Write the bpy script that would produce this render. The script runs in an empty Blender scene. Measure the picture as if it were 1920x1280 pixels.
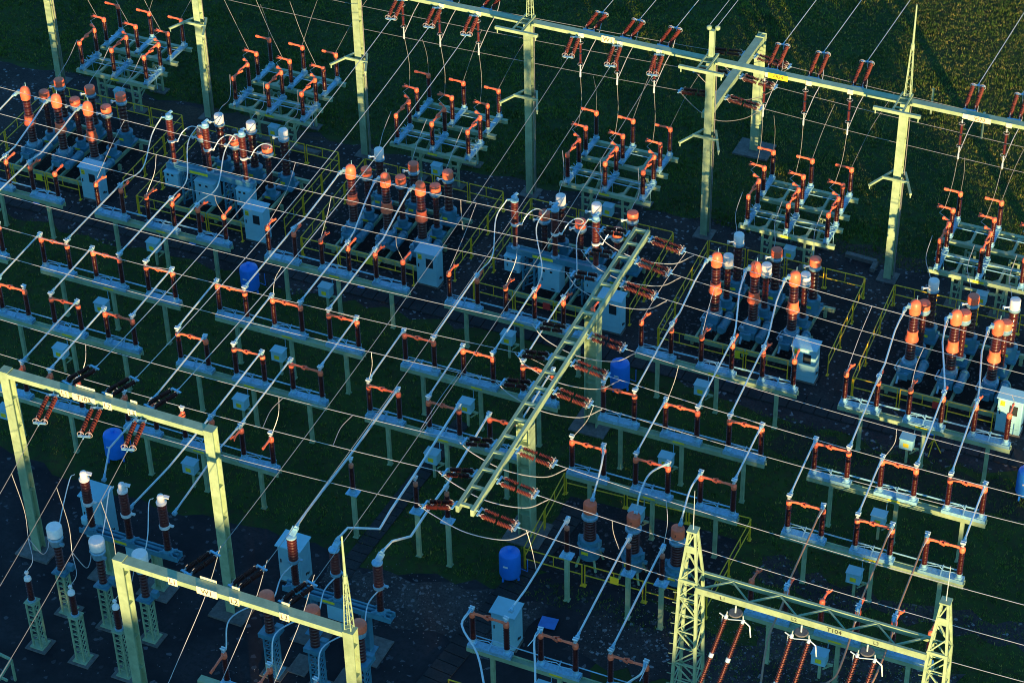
import bpy, math, random
from mathutils import Vector, Matrix
random.seed(7)
R = math.radians
SC = bpy.context.scene
COL = SC.collection
ORD = ['first', 'second', 'third', 'fourth', 'fifth', 'sixth', 'seventh', 'eighth', 'ninth']

# ------------------------------------------------------------------ camera
CAM = Vector((57.93475, -85.96800, 63.20120))
RT = Vector((0.91177933, 0.41030463, -0.01756603))
UP = Vector((-0.2379408, 0.56264729, 0.79171473))
FW = Vector((-0.33472769, 0.71768945, -0.61063838))
FPX = 4367.344783722321

def ray(x, y):
    return RT*((x-960)/FPX) + UP*((640-y)/FPX) + FW
def at(x, y, z=0.0):
    r = ray(x, y); return CAM + r*((z-CAM.z)/r.z)
def atY(x, y, Y):
    r = ray(x, y); return CAM + r*((Y-CAM.y)/r.y)
def px(p):
    q = Vector(p)-CAM; d = q.dot(FW)
    return 960+FPX*q.dot(RT)/d, 640-FPX*q.dot(UP)/d
def zat(x, y, X, Y):
    lo, hi = -3, 30
    for _ in range(40):
        m = (lo+hi)/2
        if px((X, Y, m))[1] > y: lo = m
        else: hi = m
    return m
cd = bpy.data.cameras.new('camera'); cam = bpy.data.objects.new('camera', cd); COL.objects.link(cam)
cd.sensor_width = 36; cd.lens = FPX/1920*36; cd.clip_end = 2000; cd.clip_start = 1
M = Matrix((RT, UP, -FW)).transposed().to_4x4(); M.translation = CAM
cam.matrix_world = M; SC.camera = cam

# ------------------------------------------------------------------ materials
MATS = {}
def mat(name, col, rough=.5, metal=0., var=.12, scale=6., bump=0., col2=None, spec=.5, coat=0., detail=4., wear=None, rnd_v=.14):
    m = bpy.data.materials.new(name); m.use_nodes = True
    nt = m.node_tree; N = nt.nodes; L = nt.links; b = N['Principled BSDF']
    tc = N.new('ShaderNodeTexCoord'); nz = N.new('ShaderNodeTexNoise'); rp = N.new('ShaderNodeValToRGB')
    nz.inputs['Scale'].default_value = scale; nz.inputs['Detail'].default_value = detail; nz.inputs['Roughness'].default_value = .65
    L.new(tc.outputs['Object'], nz.inputs['Vector'])
    c2 = col2 or tuple(c*(1-var*1.6) for c in col)
    c1 = tuple(min(1, c*(1+var)) for c in col)
    rp.color_ramp.elements[0].position = .32; rp.color_ramp.elements[1].position = .68
    rp.color_ramp.elements[0].color = (*c2, 1); rp.color_ramp.elements[1].color = (*c1, 1)
    L.new(nz.outputs['Fac'], rp.inputs['Fac']); out = rp.outputs['Color']
    if wear:
        mp = N.new('ShaderNodeMapping'); mp.inputs['Scale'].default_value = (1, 1, .35); L.new(tc.outputs['Object'], mp.inputs['Vector'])
        n2 = N.new('ShaderNodeTexNoise'); n2.inputs['Scale'].default_value = 7; n2.inputs['Detail'].default_value = 8; n2.inputs['Roughness'].default_value = .72; L.new(mp.outputs['Vector'], n2.inputs['Vector'])
        r2 = N.new('ShaderNodeValToRGB'); r2.color_ramp.elements[0].position = wear-.14; r2.color_ramp.elements[1].position = wear; r2.color_ramp.elements[1].color = (.8, .8, .8, 1)
        L.new(n2.outputs['Fac'], r2.inputs['Fac']); mx = N.new('ShaderNodeMix'); mx.data_type = 'RGBA'
        L.new(r2.outputs['Color'], mx.inputs['Factor']); L.new(out, mx.inputs['A']); mx.inputs['B'].default_value = (.16, .13, .08, 1); out = mx.outputs['Result']
    oi = N.new('ShaderNodeObjectInfo'); mr = N.new('ShaderNodeMapRange'); mr.inputs['To Min'].default_value = 1-rnd_v; mr.inputs['To Max'].default_value = 1+rnd_v*.6
    hs = N.new('ShaderNodeHueSaturation'); L.new(oi.outputs['Random'], mr.inputs['Value']); L.new(mr.outputs['Result'], hs.inputs['Value']); L.new(out, hs.inputs['Color']); L.new(hs.outputs['Color'], b.inputs['Base Color'])
    b.inputs['Roughness'].default_value = rough; b.inputs['Metallic'].default_value = metal
    b.inputs['Specular IOR Level'].default_value = spec; b.inputs['Coat Weight'].default_value = coat
    if bump:
        bp = N.new('ShaderNodeBump'); bp.inputs['Strength'].default_value = bump; bp.inputs['Distance'].default_value = .03
        L.new(nz.outputs['Fac'], bp.inputs['Height']); L.new(bp.outputs['Normal'], b.inputs['Normal'])
    MATS[name] = m; return m
GREEN = mat('green_paint', (.29, .41, .245), .5, 0, .10, 2.2, col2=(.21, .31, .18), wear=.74)
GALV = mat('galvanised_steel', (.24, .51, .66), .45, .25, .14, 9, wear=.80)
ALU = mat('aluminium_tube', (.58, .72, .76), .35, .35, .06, 4)
WIRE = mat('stranded_conductor', (.44, .46, .47), .4, .3, .06, 10)
LIT_TUBE = mat('sunlit_tan_tube', (.36, .22, .14), .5, .3, .1, 6)  # tan of the sunlit tubes, warm light put into the base colour
WIRED = mat('weathered_conductor', (.26, .27, .27), .5, .3, .06, 10)
BROWN = mat('brown_porcelain', (.062, .012, .010), .30, 0, .15, 5, coat=.12)
BRICK = mat('red_brown_silicone', (.125, .022, .016), .45, 0, .12, 5)
ORANGE = mat('orange_paint', (.92, .17, .075), .45, 0, .08, 7)
YELLOW = mat('yellow_paint', (.80, .52, .02), .5, 0, .12, 4)
BLUE = mat('blue_paint', (.02, .22, .78), .4, 0, .06, 2)
WHITE = mat('white_paint', (.80, .80, .76), .45, 0, .05, 5)
CAB = mat('cabinet_paint', (.27, .59, .68), .5, 0, .05, 2)
TANK = mat('grey_blue_paint', (.075, .26, .35), .4, .1, .10, 4)
GREYM = mat('cast_grey_metal', (.24, .44, .54), .4, .4, .12, 9)
CONC = mat('concrete', (.13, .13, .12), .9, 0, .22, 5, .3)
DARK = mat('dark_rubber', (.02, .02, .022), .5, 0, .1, 5)
GLASS = mat('dark_window', (.03, .04, .045), .15, 0, .1, 5)
STICK = mat('yellow_sticker', (.78, .66, .03), .5, 0, .05, 5)
REDST = mat('red_sticker', (.6, .05, .04), .5, 0, .05, 5)
PLATE = mat('cream_plate', (.90, .84, .50), .5, 0, .03, 5)
INK = mat('black_lettering', (.02, .02, .02), .6, 0, .05, 5)
BLUEPL = mat('blue_sheet', (.03, .20, .60), .6, 0, .1, 3)

# ------------------------------------------------------------------ mesh builder
class MB:
    def __init__(s): s.v = []; s.f = []; s.sm = []; s.mi = []
    def add(s, vs, fs, smooth=False, mi=0):
        o = len(s.v); s.v += [tuple(p) for p in vs]
        for f in fs: s.f.append([i+o for i in f]); s.sm.append(smooth); s.mi.append(mi)
        return s
    def box(s, x0, x1, y0, y1, z0, z1, mi=0):
        vs = [(x, y, z) for z in (z0, z1) for y in (y0, y1) for x in (x0, x1)]
        return s.add(vs, [(0, 2, 3, 1), (4, 5, 7, 6), (0, 1, 5, 4), (2, 6, 7, 3), (0, 4, 6, 2), (1, 3, 7, 5)], False, mi)
    def cbox(s, c, d, mi=0):
        return s.box(c[0]-d[0]/2, c[0]+d[0]/2, c[1]-d[1]/2, c[1]+d[1]/2, c[2]-d[2]/2, c[2]+d[2]/2, mi)
    def bar(s, p, q, w, h=None, up=(0, 0, 1), mi=0):
        h = h or w; p = Vector(p); q = Vector(q); d = (q-p).normalized(); u = Vector(up)
        if abs(d.dot(u)) > .98: u = Vector((0, 1, 0))
        a = d.cross(u).normalized()*(w/2); b = a.cross(d).normalized()*(h/2)
        vs = [p-a-b, p+a-b, p+a+b, p-a+b, q-a-b, q+a-b, q+a+b, q-a+b]
        return s.add(vs, [(0, 1, 2, 3), (7, 6, 5, 4), (0, 4, 5, 1), (1, 5, 6, 2), (2, 6, 7, 3), (3, 7, 4, 0)], False, mi)
    def tube(s, pts, r, n=6, r1=None, mi=0):
        pts = [Vector(p) for p in pts]; k = len(pts); vs = []; a = None
        for i, p in enumerate(pts):
            t = (pts[min(i+1, k-1)]-pts[max(i-1, 0)]).normalized()
            if a is None:
                u = Vector((0, 0, 1)) if abs(t.z) < .9 else Vector((1, 0, 0)); a = t.cross(u).normalized()
            else: a = (a-t*a.dot(t)).normalized()
            b = t.cross(a); rr = r if r1 is None else r+(r1-r)*i/(k-1)
            for j in range(n):
                th = 2*math.pi*j/n; vs.append(p+a*(rr*math.cos(th))+b*(rr*math.sin(th)))
        fs = [(i*n+j, i*n+(j+1) % n, (i+1)*n+(j+1) % n, (i+1)*n+j) for i in range(k-1) for j in range(n)]
        fs += [tuple(range(n))[::-1], tuple(range((k-1)*n, k*n))]
        return s.add(vs, fs, True, mi)
    def lathe(s, prof, n=12, o=(0, 0, 0), ax=(0, 0, 1), mi=0, smooth=True):
        o = Vector(o); d = Vector(ax).normalized(); u = Vector((0, 0, 1)) if abs(d.z) < .9 else Vector((1, 0, 0))
        a = d.cross(u).normalized() if abs(d.z) < .9 else Vector((1, 0, 0)); b = d.cross(a)
        vs = []; k = len(prof)
        for r, z in prof:
            for j in range(n):
                th = 2*math.pi*j/n; vs.append(o+d*z+a*(r*math.cos(th))+b*(r*math.sin(th)))
        fs = [(i*n+j, i*n+(j+1) % n, (i+1)*n+(j+1) % n, (i+1)*n+j) for i in range(k-1) for j in range(n)]
        fs += [tuple(range(n))[::-1], tuple(range((k-1)*n, k*n))]
        return s.add(vs, fs, smooth, mi)
    def hsec(s, x, y, z0, z1, w, t=.035, turn=False):
        # H section column; flanges face the y axis, or the x axis when turned
        h = w/2
        if not turn:
            s.box(x-h, x+h, y-h, y-h+t, z0, z1); s.box(x-h, x+h, y+h-t, y+h, z0, z1); s.box(x-t/2, x+t/2, y-h+t, y+h-t, z0, z1)
        else:
            s.box(x-h, x-h+t, y-h, y+h, z0, z1); s.box(x+h-t, x+h, y-h, y+h, z0, z1); s.box(x-h+t, x+h-t, y-t/2, y+t/2, z0, z1)
        return s
    def mesh(s, name, m):
        me = bpy.data.meshes.new(name); me.from_pydata(s.v, [], s.f); me.polygons.foreach_set('use_smooth', s.sm)
        for x in (m if isinstance(m, (list, tuple)) else [m]): me.materials.append(x)
        if any(s.mi): me.polygons.foreach_set('material_index', s.mi)
        me.update()
        if any(s.sm):
            try: me.set_sharp_from_angle(angle=R(38))
            except Exception: pass
        return me
    def build(s, name, m, parent=None, loc=(0, 0, 0), rz=0):
        return inst(name, s.mesh(name, m), parent, loc, rz)

def inst(name, me, parent=None, loc=(0, 0, 0), rz=0, rot=None):
    o = bpy.data.objects.new(name, me); COL.objects.link(o); o.parent = parent; o.location = loc
    o.rotation_euler = (0, 0, rz)
    if rot is not None: o.rotation_euler = rot
    return o
def tag(o, label, cat, group=None, kind=None):
    if label: o['label'] = label
    if cat: o['category'] = cat
    if group: o['group'] = group
    if kind: o['kind'] = kind
    return o
def thing(name, label, cat, loc=(0, 0, 0), rz=0, group=None):
    o = bpy.data.objects.new(name, None); COL.objects.link(o); o.location = loc; o.rotation_euler = (0, 0, rz)
    o.empty_display_size = .3
    return tag(o, label, cat, group)
CACHE = {}
def shared(key, fn):
    if key not in CACHE: CACHE[key] = fn()
    return CACHE[key]
def lettering(text, size, parent, loc, rot, m=INK, name='lettering'):
    key = ('txt', text, size)
    def mk():
        cu = bpy.data.curves.new('lettering', 'FONT'); cu.body = text; cu.size = size; cu.extrude = .003; cu.align_x = 'CENTER'; cu.align_y = 'CENTER'
        ob = bpy.data.objects.new('lettering', cu); COL.objects.link(ob)
        dg = bpy.context.evaluated_depsgraph_get(); me = bpy.data.meshes.new_from_object(ob.evaluated_get(dg))
        bpy.data.objects.remove(ob); me.materials.clear(); me.materials.append(m); return me
    return inst(name, shared(key, mk), parent, loc, rot=rot)
def sag(A, B, s, n=10):
    A = Vector(A); B = Vector(B); out = []
    for i in range(n+1):
        t = i/n; p = A.lerp(B, t); p.z -= 4*s*t*(1-t); out.append(p)
    return out
def smooth(pts, n=6):
    # Catmull-Rom through the points
    P = [Vector(p) for p in pts]; P = [P[0]*2-P[1]]+P+[P[-1]*2-P[-2]]; out = []
    for i in range(1, len(P)-2):
        for k in range(n):
            t = k/n; a, b, c, d = P[i-1:i+3]
            out.append(.5*((2*b)+(c-a)*t+(2*a-5*b+4*c-d)*t*t+(3*b-a-3*c+d)*t**3))
    out.append(P[-2]); return out
def wire(label, pts, r=.02, group=None, m=None, cat='wire', name='overhead_wire', n=5):
    mb = MB().tube(pts, r, n)
    return tag(mb.build(name, m or WIRE), label, cat, group)

# ------------------------------------------------------------------ insulator parts (shared meshes)
def sheds(z0, z1, rc, rs, n):
    pr = [(rc, z0)]; st = (z1-z0)/n
    for i in range(n):
        z = z0+i*st
        k = 1 if i % 2 == 0 else .86
        pr += [(rc, z+st*.12), (rs*k, z+st*.30), (rs*k*.97, z+st*.48), (rc, z+st*.72)]
    pr.append((rc, z1)); return pr
HI = 1.42     # post insulator: base plate to the middle of its orange head
ins_me = MB().lathe(sheds(.20, 1.30, .068, .118, 17), 12).mesh('insulator', BROWN)
flange_me = MB().lathe([(.15, 0), (.15, .03), (.10, .05), (.10, .15), (.125, .17), (.125, .215)], 10).cbox((0, 0, -.02), (.26, .26, .04)).mesh('base_flange', GALV)
def head_me(kind):
    def mk():
        b = MB().lathe([(.105, -.13), (.115, -.10), (.115, .02), (.10, .07), (.06, .10), (.02, .11)], 12)
        return b.mesh('head', ORANGE)
    return shared(('head', kind), mk)
def arm_mesh(L, kind):
    # along +x from the head; 'jaw' ends in a fork, 'pin' in a flat blade
    def mk():
        b = MB().tube([(.05, 0, .02), (L*.3, 0, .045), (L*.8, 0, .04)], .062, 8, .042)
        if kind == 'jaw':
            b.tube([(L*.72, 0, .04), (L*.82, 0, .04)], .075, 8)
            b.bar((L*.8, .05, .04), (L*1.02, .10, .04), .035, .10); b.bar((L*.8, -.05, .04), (L*1.02, -.10, .04), .035, .10)
        else:
            b.bar((L*.78, 0, .04), (L*1.04, 0, .04), .05, .13); b.tube([(L*.9, 0, .04), (L*1.05, 0, .04)], .055, 8)
        return b.mesh('contact_arm', ORANGE)
    return shared(('arm', round(L, 3), kind), mk)
clamp_me = MB().cbox((0, 0, .10), (.10, .14, .06)).tube([(0, 0, .0), (0, 0, .2)], .03, 6).cbox((0, 0, .19), (.18, .10, .07)).tube([(-.1, -.05, .24), (.1, -.05, .24)], .03, 6).tube([(-.1, .05, .24), (.1, .05, .24)], .03, 6).mesh('terminal_clamp', ALU)

def post_ins(parent, loc, arm=None, armL=.7, kind='jaw', terminal=True, cap=True):
    o = inst('insulator', ins_me, parent, loc)
    inst('base_flange', flange_me, o)
    if cap: inst('head', head_me(0), o, (0, 0, HI))
    if arm is not None: inst('contact_arm', arm_mesh(armL, kind), o, (0, 0, HI), arm)
    if terminal: inst('terminal_clamp', clamp_me, o, (0, 0, HI+.09), random.uniform(-.2, .2))
    return o

# ------------------------------------------------------------------ six-insulator disconnector rows
S = 1.355
def box_sticker(parent, loc, w=.55, d=.42, h=.5, sticker=True):
    b = MB().cbox((0, 0, h/2), (w, d, h)).box(-w/2-.03, w/2+.03, -d/2-.04, d/2+.03, h, h+.03)
    o = b.build('mechanism_box', CAB, parent, loc)
    if sticker: MB().cbox((0, -d/2-.004, h*.42), (.24, .006, .2)).build('warning_sticker', STICK, o)
    return o
def disc_row(bay, X0, Y, zb, mode, js, label, legs=(.77, 3.45, 6.11), boxed=True, xr=None, alt=False):
    """zb is the height of the insulator bases; js lists which of the six insulators show."""
    t = thing('disconnector_row', label, 'disconnector', (X0, Y, 0), 0, 'six pole disconnector rows on green beams')
    x0, x1 = xr or (-.22, 5*S+.24)
    zt = zb-.20                        # top of the green beam
    MB().box(x0, x1, -.15, -.11, zt-.22, zt).box(x0, x1, .11, .15, zt-.22, zt).box(x0, x1, -.11, .11, zt-.10, zt-.04).build('beam', GREEN, t)
    for a in range(3):
        if 2*a in js or 2*a+1 in js:
            xa, xb = 2*a*S-.18, (2*a+1)*S+.2
            b = MB().box(xa, xb, -.17, -.14, zt+.003, zb-.045).box(xa, xb, .14, .17, zt+.003, zb-.045).box(xa, xb, -.14, .14, zb-.075, zb-.045)
            b.box(xa, xb, -.14, .14, zt+.003, zt+.02)
            b.build('mounting_channel', GALV, t)
            b = MB().tube([(xa+.3, .05, zb+.12), ((xa+xb)/2-.1, .05, zb+.2), ((xa+xb)/2+.05, .1, zb+.02), (xb-.35, .06, zb+.10)], .018, 5)
            b.bar(((xa+xb)/2, -.2, zb-.04), ((xa+xb)/2, .26, zb+.14), .04, .05)
            b.build('crank_link', GALV, t)
    b = MB().tube([(js[0]*S, .24, zb+.10), (5*S, .24, zb+.10)], .022, 5).tube([(js[0]*S+.4, .34, zb-.02), (5*S-.2, .34, zb-.02)], .02, 5)
    b.build('drive_rod', GALV, t)
    for i, lx in enumerate(legs):
        if lx < x0: continue
        MB().box(lx-.075, lx+.075, -.075, .075, 0, zt-.224).box(lx-.11, lx+.11, -.11, .11, .0, .03).build('leg', GREEN, t)
    if legs:
        lx = legs[len(legs)//2]
        if boxed:
            box_sticker(t, (lx-.62, -.1, .95))
            MB().bar((lx-.62, 0, .0), (lx-.62, 0, .92), .1).bar((lx-.8, -.05, .9), (lx-.12, -.05, .9), .08).bar((lx-.5, .02, .5), (lx-.14, .02, .88), .05).build('box_stand', GREEN, t)
            MB().tube([(lx-.42, .18, 1.47), (lx-.42, .2, zb)], .016, 5).build('drive_shaft', GALV, t)
        MB().cbox((lx-.1, -.155, zt-.06), (.5, .006, .09)).build('type_plate', STICK, t)
    for j in js:
        P = (j*S, 0, zb); kind = 'jaw' if j % 2 == 0 else 'pin'
        if mode == 'closed':
            post_ins(t, P, 0 if j % 2 == 0 else math.pi, S*.5, kind)
        elif mode == 'plus':
            post_ins(t, P, R((88 if j % 2 == 0 else 92)+random.uniform(-4, 4)), S*.5, kind, j in (1, 3, 4))
        else:
            post_ins(t, P, R(-92 if j % 2 == 0 else -88), S*.5, kind)
    return t
X6 = list(range(6))
def bayX(k): return 9.0*k
plc = ['left edge bay', 'second bay', 'third bay', 'fourth bay', 'fifth bay', 'right edge bay']
ROWS = {}
# E: open, arms toward the breakers; zb fitted to the photograph
for k in range(-1, 5):
    w = ['at the left edge', 'leftmost complete', 'second complete', 'half behind the ladder beam', 'right of the ladder beam', 'rightmost'][k+1]
    disc_row(k, 2.855+9*k, -12.815, 2.393, 'plus', X6 if k >= 0 else [1, 2, 3, 4, 5], f'open disconnector row, arms towards the breaker cabinets, {w}')
    ROWS['E', k] = 2.855+9*k
for k in range(-1, 5):
    w = ['cut off at the left edge', 'leftmost complete one', 'second from left', 'left of the ladder beam', 'right of the ladder beam', 'rightmost, beside blue tank'][k+1]
    disc_row(k, 3.168+9*k, -17.763, 2.59, 'closed', X6 if k >= 0 else [4, 5], f'closed disconnector row, second line from the cabinets, {w}', xr=None if k >= 0 else (3*S, 5*S+.24))
for k in range(0, 5):
    w = ['at the left edge', 'second from left', 'running under the ladder beam', 'behind the small fenced pit', 'rightmost, above the lattice portal'][k]
    disc_row(k, 3.281+9*k, -21.289, 2.51, 'closed', X6, f'closed disconnector row, third line from the cabinets, {w}')
for k in (0, 1):
    w = ['at the left edge under the T103 portal', 'passing behind the T103 portal right post'][k]
    disc_row(k, 3.43+9*k, -25.737, 2.466, 'minus', X6[(3 if k == 0 else 0):], f'open disconnector row, arms towards the viewer, {w}', xr=None if k else (1.5*S, 5*S+.24))
disc_row(4, 39.43, -25.95, 2.466, 'plus', X6, 'open disconnector row standing behind the T104 lattice portal beam')
disc_row(3, 30.72, -31.55, 2.48, 'closed', X6, 'closed disconnector row at the bottom edge, beside a grey cabinet')
# open poles cut by the bottom edge of the photograph
t = thing('disconnector_row', 'disconnector with orange arms reaching down left, cut by the bottom edge', 'disconnector', (0, 0, 0), 0, 'six pole disconnector rows on green beams')
p = pJ = at(420, 1227, 3.9)
for i in range(4):
    post_ins(t, (p.x+i*1.86, p.y, 2.48), R(-88), .95, 'jaw' if i % 2 else 'pin')
MB().box(p.x-1.2, p.x+6, p.y-.15, p.y+.15, 2.06, 2.28).build('beam', GREEN, t)
MB().box(p.x-.3, p.x+6, p.y-.17, p.y+.17, 2.284, 2.44).build('mounting_channel', GALV, t)
MB().box(p.x+.6, p.x+.84, p.y-.12, p.y+.12, 0, 2.056).build('leg', GREEN, t)
MB().box(p.x+4.6, p.x+4.84, p.y-.12, p.y+.12, 0, 2.056).build('leg', GREEN, t)

# ------------------------------------------------------------------ two-break line disconnector banks on green frames
def ladder_leg(parent, x, y, z1, dx=.42):
    b = MB()
    for s in (0, 1): b.box(x+s*dx-.05, x+s*dx+.05, y-.05, y+.05, .05, z1)
    for z in (.35, .75, 1.15, z1-.12): b.box(x+.05, x+dx-.05, y-.035, y+.035, z-.035, z+.035)
    o = b.build('leg', GREEN, parent)
    MB().box(x-.25, x+dx+.25, y-.28, y+.28, -.05, .06).build('foundation', CONC, o)
    return o
def line_bank(k, label):
    X0 = -5.45+8.98*k
    t = thing('line_disconnector', label, 'disconnector', (X0, 0, 0), 0, 'line disconnector banks on green frames along the rear')
    PX = 1.905
    for i, (yy, z0, z1, dep) in enumerate([(-1.66, 1.62, 1.80, .10), (-.30, 1.62, 1.80, .10), (.80, 1.62, 1.80, .12), (2.30, 1.62, 1.80, .10)]):
        sx = .17-.035*(yy+1.6)
        MB().box(sx-.38, sx+2*PX+.42, yy-dep/2, yy+dep/2, z0, z1).box(sx-.38, sx+2*PX+.42, yy+dep/2, yy+dep/2+.10, z1-.03, z1).build('girder', GREEN, t)
    for x in (1.0, 2.95):
        for ya, yb in ((-1.5, -.36), (.97, 2.24)):
            b = MB().box(x-.06, x+.06, ya, yb, 1.66, 1.78)
            b.add([(x-.06, ya, 1.77), (x-.32, ya, 1.77), (x-.06, ya+.26, 1.77)], [(0, 1, 2)]).add([(x+.06, yb, 1.77), (x+.32, yb, 1.77), (x+.06, yb-.26, 1.77)], [(0, 1, 2)])
            b.build('cross_brace', GREEN, t)
    for x in (.92, 2.95):
        for y in (-1.5, .62): ladder_leg(t, x, y, 1.615)
        MB().bar((x+.2, -1.44, .95), (x+.2, .56, .95), .08).bar((x+.2, -1.44, .4), (x+.2, .56, 1.5), .05).build('leg_tie', GREEN, t)
    MB().bar((1.4, -1.5, 1.1), (2.9, -1.5, 1.1), .1).bar((1.4, .62, 1.1), (2.9, .62, 1.1), .1).build('leg_tie', GREEN, t)
    box_sticker(t, (2.35, -1.78, .72), .46, .36, .5)
    MB().cbox((2.1, -1.715, 1.71), (.5, .006, .1)).build('type_plate', STICK, t)
    for i in range(3):
        x = i*PX
        for ya, yb in ((-1.58, -.20), (.92, 2.35)):
            xa = x+.17*(.0 if ya > 0 else 1)
            b = MB().box(xa-.12, xa-.09, ya-.18, yb+.18, 1.804, 1.94).box(xa+.09, xa+.12, ya-.18, yb+.18, 1.804, 1.94).box(xa-.09, xa+.09, ya-.18, yb+.18, 1.90, 1.93)
            b.build('mounting_channel', GALV, t)
        zb = 3.388-HI
        post_ins(t, (x+.17, -1.58, zb), R(88), .70, 'jaw', False)
        post_ins(t, (x+.17, -.20, zb), R(-92), .70, 'pin', False)
        MB().tube([(x+.1, -.05, zb+HI+.06), (x-.12, .02, zb+HI+.08)], .05, 7).lathe([(.02, -.08), (.07, -.05), (.08, 0), (.07, .05), (.02, .08)], 10, (x-.13, .02, zb+HI+.1)).build('earthing_contact', ORANGE, t)
        post_ins(t, (x+.05, .92, zb), R(178), .72, 'jaw', False)
        post_ins(t, (x, 2.35, zb), R(178), .74, 'pin', False)
    for yy, z in ((-1.05, 2.02), (-.70, 2.05), (1.55, 2.05)):
        MB().tube([(-.1, yy, z), (2*PX+.2, yy, z)], .024, 6).build('drive_rod', GALV, t)
    for i in range(3):
        x = i*PX+.1; b = MB()
        for dy in (-1.15, -.6): b.bar((x-.2, dy, 1.95), (x+.25, dy+.2, 2.12), .03); b.bar((x+.2, dy, 1.95), (x-.15, dy+.25, 2.1), .025)
        b.tube([(x+.2, -.95, 2.02), (x+.22, -.95, 1.2)], .016, 5)
        b.build('crank_link', GALV, t)
    return t
BK = ['at the top left', 'second from the left', 'behind the middle fenced bay', 'right of the middle post', 'below the crossing portal', 'at the right edge']
for k in range(6):
    line_bank(k, 'green framed disconnector bank with twelve brown insulators, '+BK[k])

# ------------------------------------------------------------------ portal gantries
def spire(parent, x, y, z0, z1, w=.26):
    b = MB(); zm = z0+(z1-z0)*.52; c = [(-1, -1), (1, -1), (1, 1), (-1, 1)]
    for sx, sy in c: b.bar((x+sx*w/2, y+sy*w/2, z0), (x+sx*.05, y+sy*.05, zm), .032)
    n = 6
    for i in range(n):
        a = i/n; z = z0+(zm-z0)*a; q = (w/2)*(1-a)+.05*a; z2 = z0+(zm-z0)*(a+.5/n)
        for (ax, ay), (bx, by) in zip(c, c[1:]+c[:1]): b.bar((x+ax*q, y+ay*q, z), (x+bx*q, y+by*q, z2), .014)
    b.tube([(x, y, zm-.05), (x, y, zm+.25)], .085, 8); b.tube([(x, y, zm), (x, y, z1)], .055, 8, .03)
    return b.build('lightning_spire', GREEN, parent)
def sign(parent, text, x, y, z, w, h, yellow=True, size=None):
    o = MB().cbox((0, 0, 0), (w, .02, h)).build('sign_plate', STICK if yellow else PLATE, parent, (x, y, z))
    lettering(text, size or h*.92, o, (0, -.016, 0), (R(90), 0, 0))
    return o
PX9 = [1.4+8.95*k for k in range(-2, 6)]     # rear posts
g = thing('portal_gantry', 'long pale green rear gantry of tall posts and one beam across the top', 'gantry', (0, 0, 0))
YG = -.6
for i, x in enumerate(PX9):
    top = 9.62
    o = MB().hsec(x, YG, 0, top, .35).build('post', GREEN, g)
    for z in (1.5, 3.0, 4.5, 6.0, 7.5, 8.8): MB().box(x+.02, x+.15, YG-.135, YG+.135, z, z+.02).build('stiffener', GREEN, o)
    MB().tube([(x+.26, YG+.05, .1), (x+.26, YG+.05, 9.3)], .018, 5).tube([(x+.27, YG-.1, .1), (x+.25, YG-.1, 5.6)], .014, 5).build('earth_strap', WIRED, o)
    MB().box(x-.45, x+.45, YG-.45, YG+.45, -.1, .05).build('foundation', CONC, o)
    # V shaped bracket half way up
    b = MB(); z = 5.62
    for s in (-1, 1):
        b.bar((x+s*.25, YG+.3, z), (x+s*.95, YG-1.25, z-.02), .10, .10)
        b.tube([(x+s*.93, YG-1.2, z-.05), (x+s*.93, YG-1.2, z-.22)], .03, 6)
    b.bar((x-.62, YG-.42, z), (x+.62, YG-.42, z), .09, .12); b.bar((x-.26, YG+.27, z), (x+.26, YG+.27, z), .08, .10)
    b.build('bracket', GREEN, o)
    # top ladder and cross bar
    b = MB(); z = 9.66
    for s in (-1, 1): b.bar((x+s*.22, YG+.3, z), (x+s*.22, YG-1.25, z), .07, .10)
    for yy in (.25, -.15, -.55, -.95): b.box(x-.185, x+.185, YG+yy-.03, YG+yy+.03, z-.03, z+.03)
    b.box(x-1.05, x+1.05, YG-1.40, YG-1.25, z-.08, z+.06)
    b.tube([(x-.95, YG-1.33, z-.08), (x-.95, YG-1.33, z-.28)], .03, 6); b.tube([(x+.95, YG-1.33, z-.08), (x+.95, YG-1.33, z-.28)], .03, 6)
    b.build('crossarm', GREEN, o)
for i in range(len(PX9)-1):
    if PX9[i] < 1: continue
    a, b_ = PX9[i]+.225, PX9[i+1]-.225
    a -= .045; b_ += .045; o = MB().box(a, b_, YG-.18, YG+.18, 9.38, 9.55).build('beam', GREEN, g)
    mid = (a+b_)/2
    for dx in (-1.9, 0, 1.9): MB().cbox((mid+dx+.15, YG-.20, 9.45), (.26, .04, .22)).build('bracket_plate', PLATE, o)
sign(g, 'W1', 23.35, YG-.22, 9.52, .62, .34, False)
sign(g, 'V824', 31.45, YG-.22, 9.45, .92, .26)
sign(g, '9570', 40.55, YG-.22, 9.45, .98, .26, False)
for sx in (PX9[4], PX9[6]): spire(g, sx+.05, YG+.12, 9.7, 14.15)
x = PX9[5]; MB().box(x-.11, x+.11, YG-.11, YG+.11, 9.62, 11.0).lathe([(.08, 0), (.12, .05), (.12, .15), (.05, .2)], 10, (x-.16, YG, 11.0)).lathe([(.08, 0), (.12, .05), (.12, .15), (.05, .2)], 10, (x+.2, YG+.1, 11.0)).build('earth_wire_peak', GREEN, g)

# stub gantry behind the rear line
sx, sy = 28.0, 7.17
g = thing('portal_gantry', 'short gantry crossing behind the rear line, its single post on grass', 'gantry', (0, 0, 0))
o = MB().hsec(sx, sy, 0, 6.55, .42, turn=False).build('post', GREEN, g)
MB().box(sx-.9, sx+.9, sy-.8, sy+.7, -.1, .10).build('foundation', CONC, o)
MB().box(sx-.2, sx+.2, YG+.24, sy+.3, 6.2, 6.5).build('beam', GREEN, g)

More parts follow.
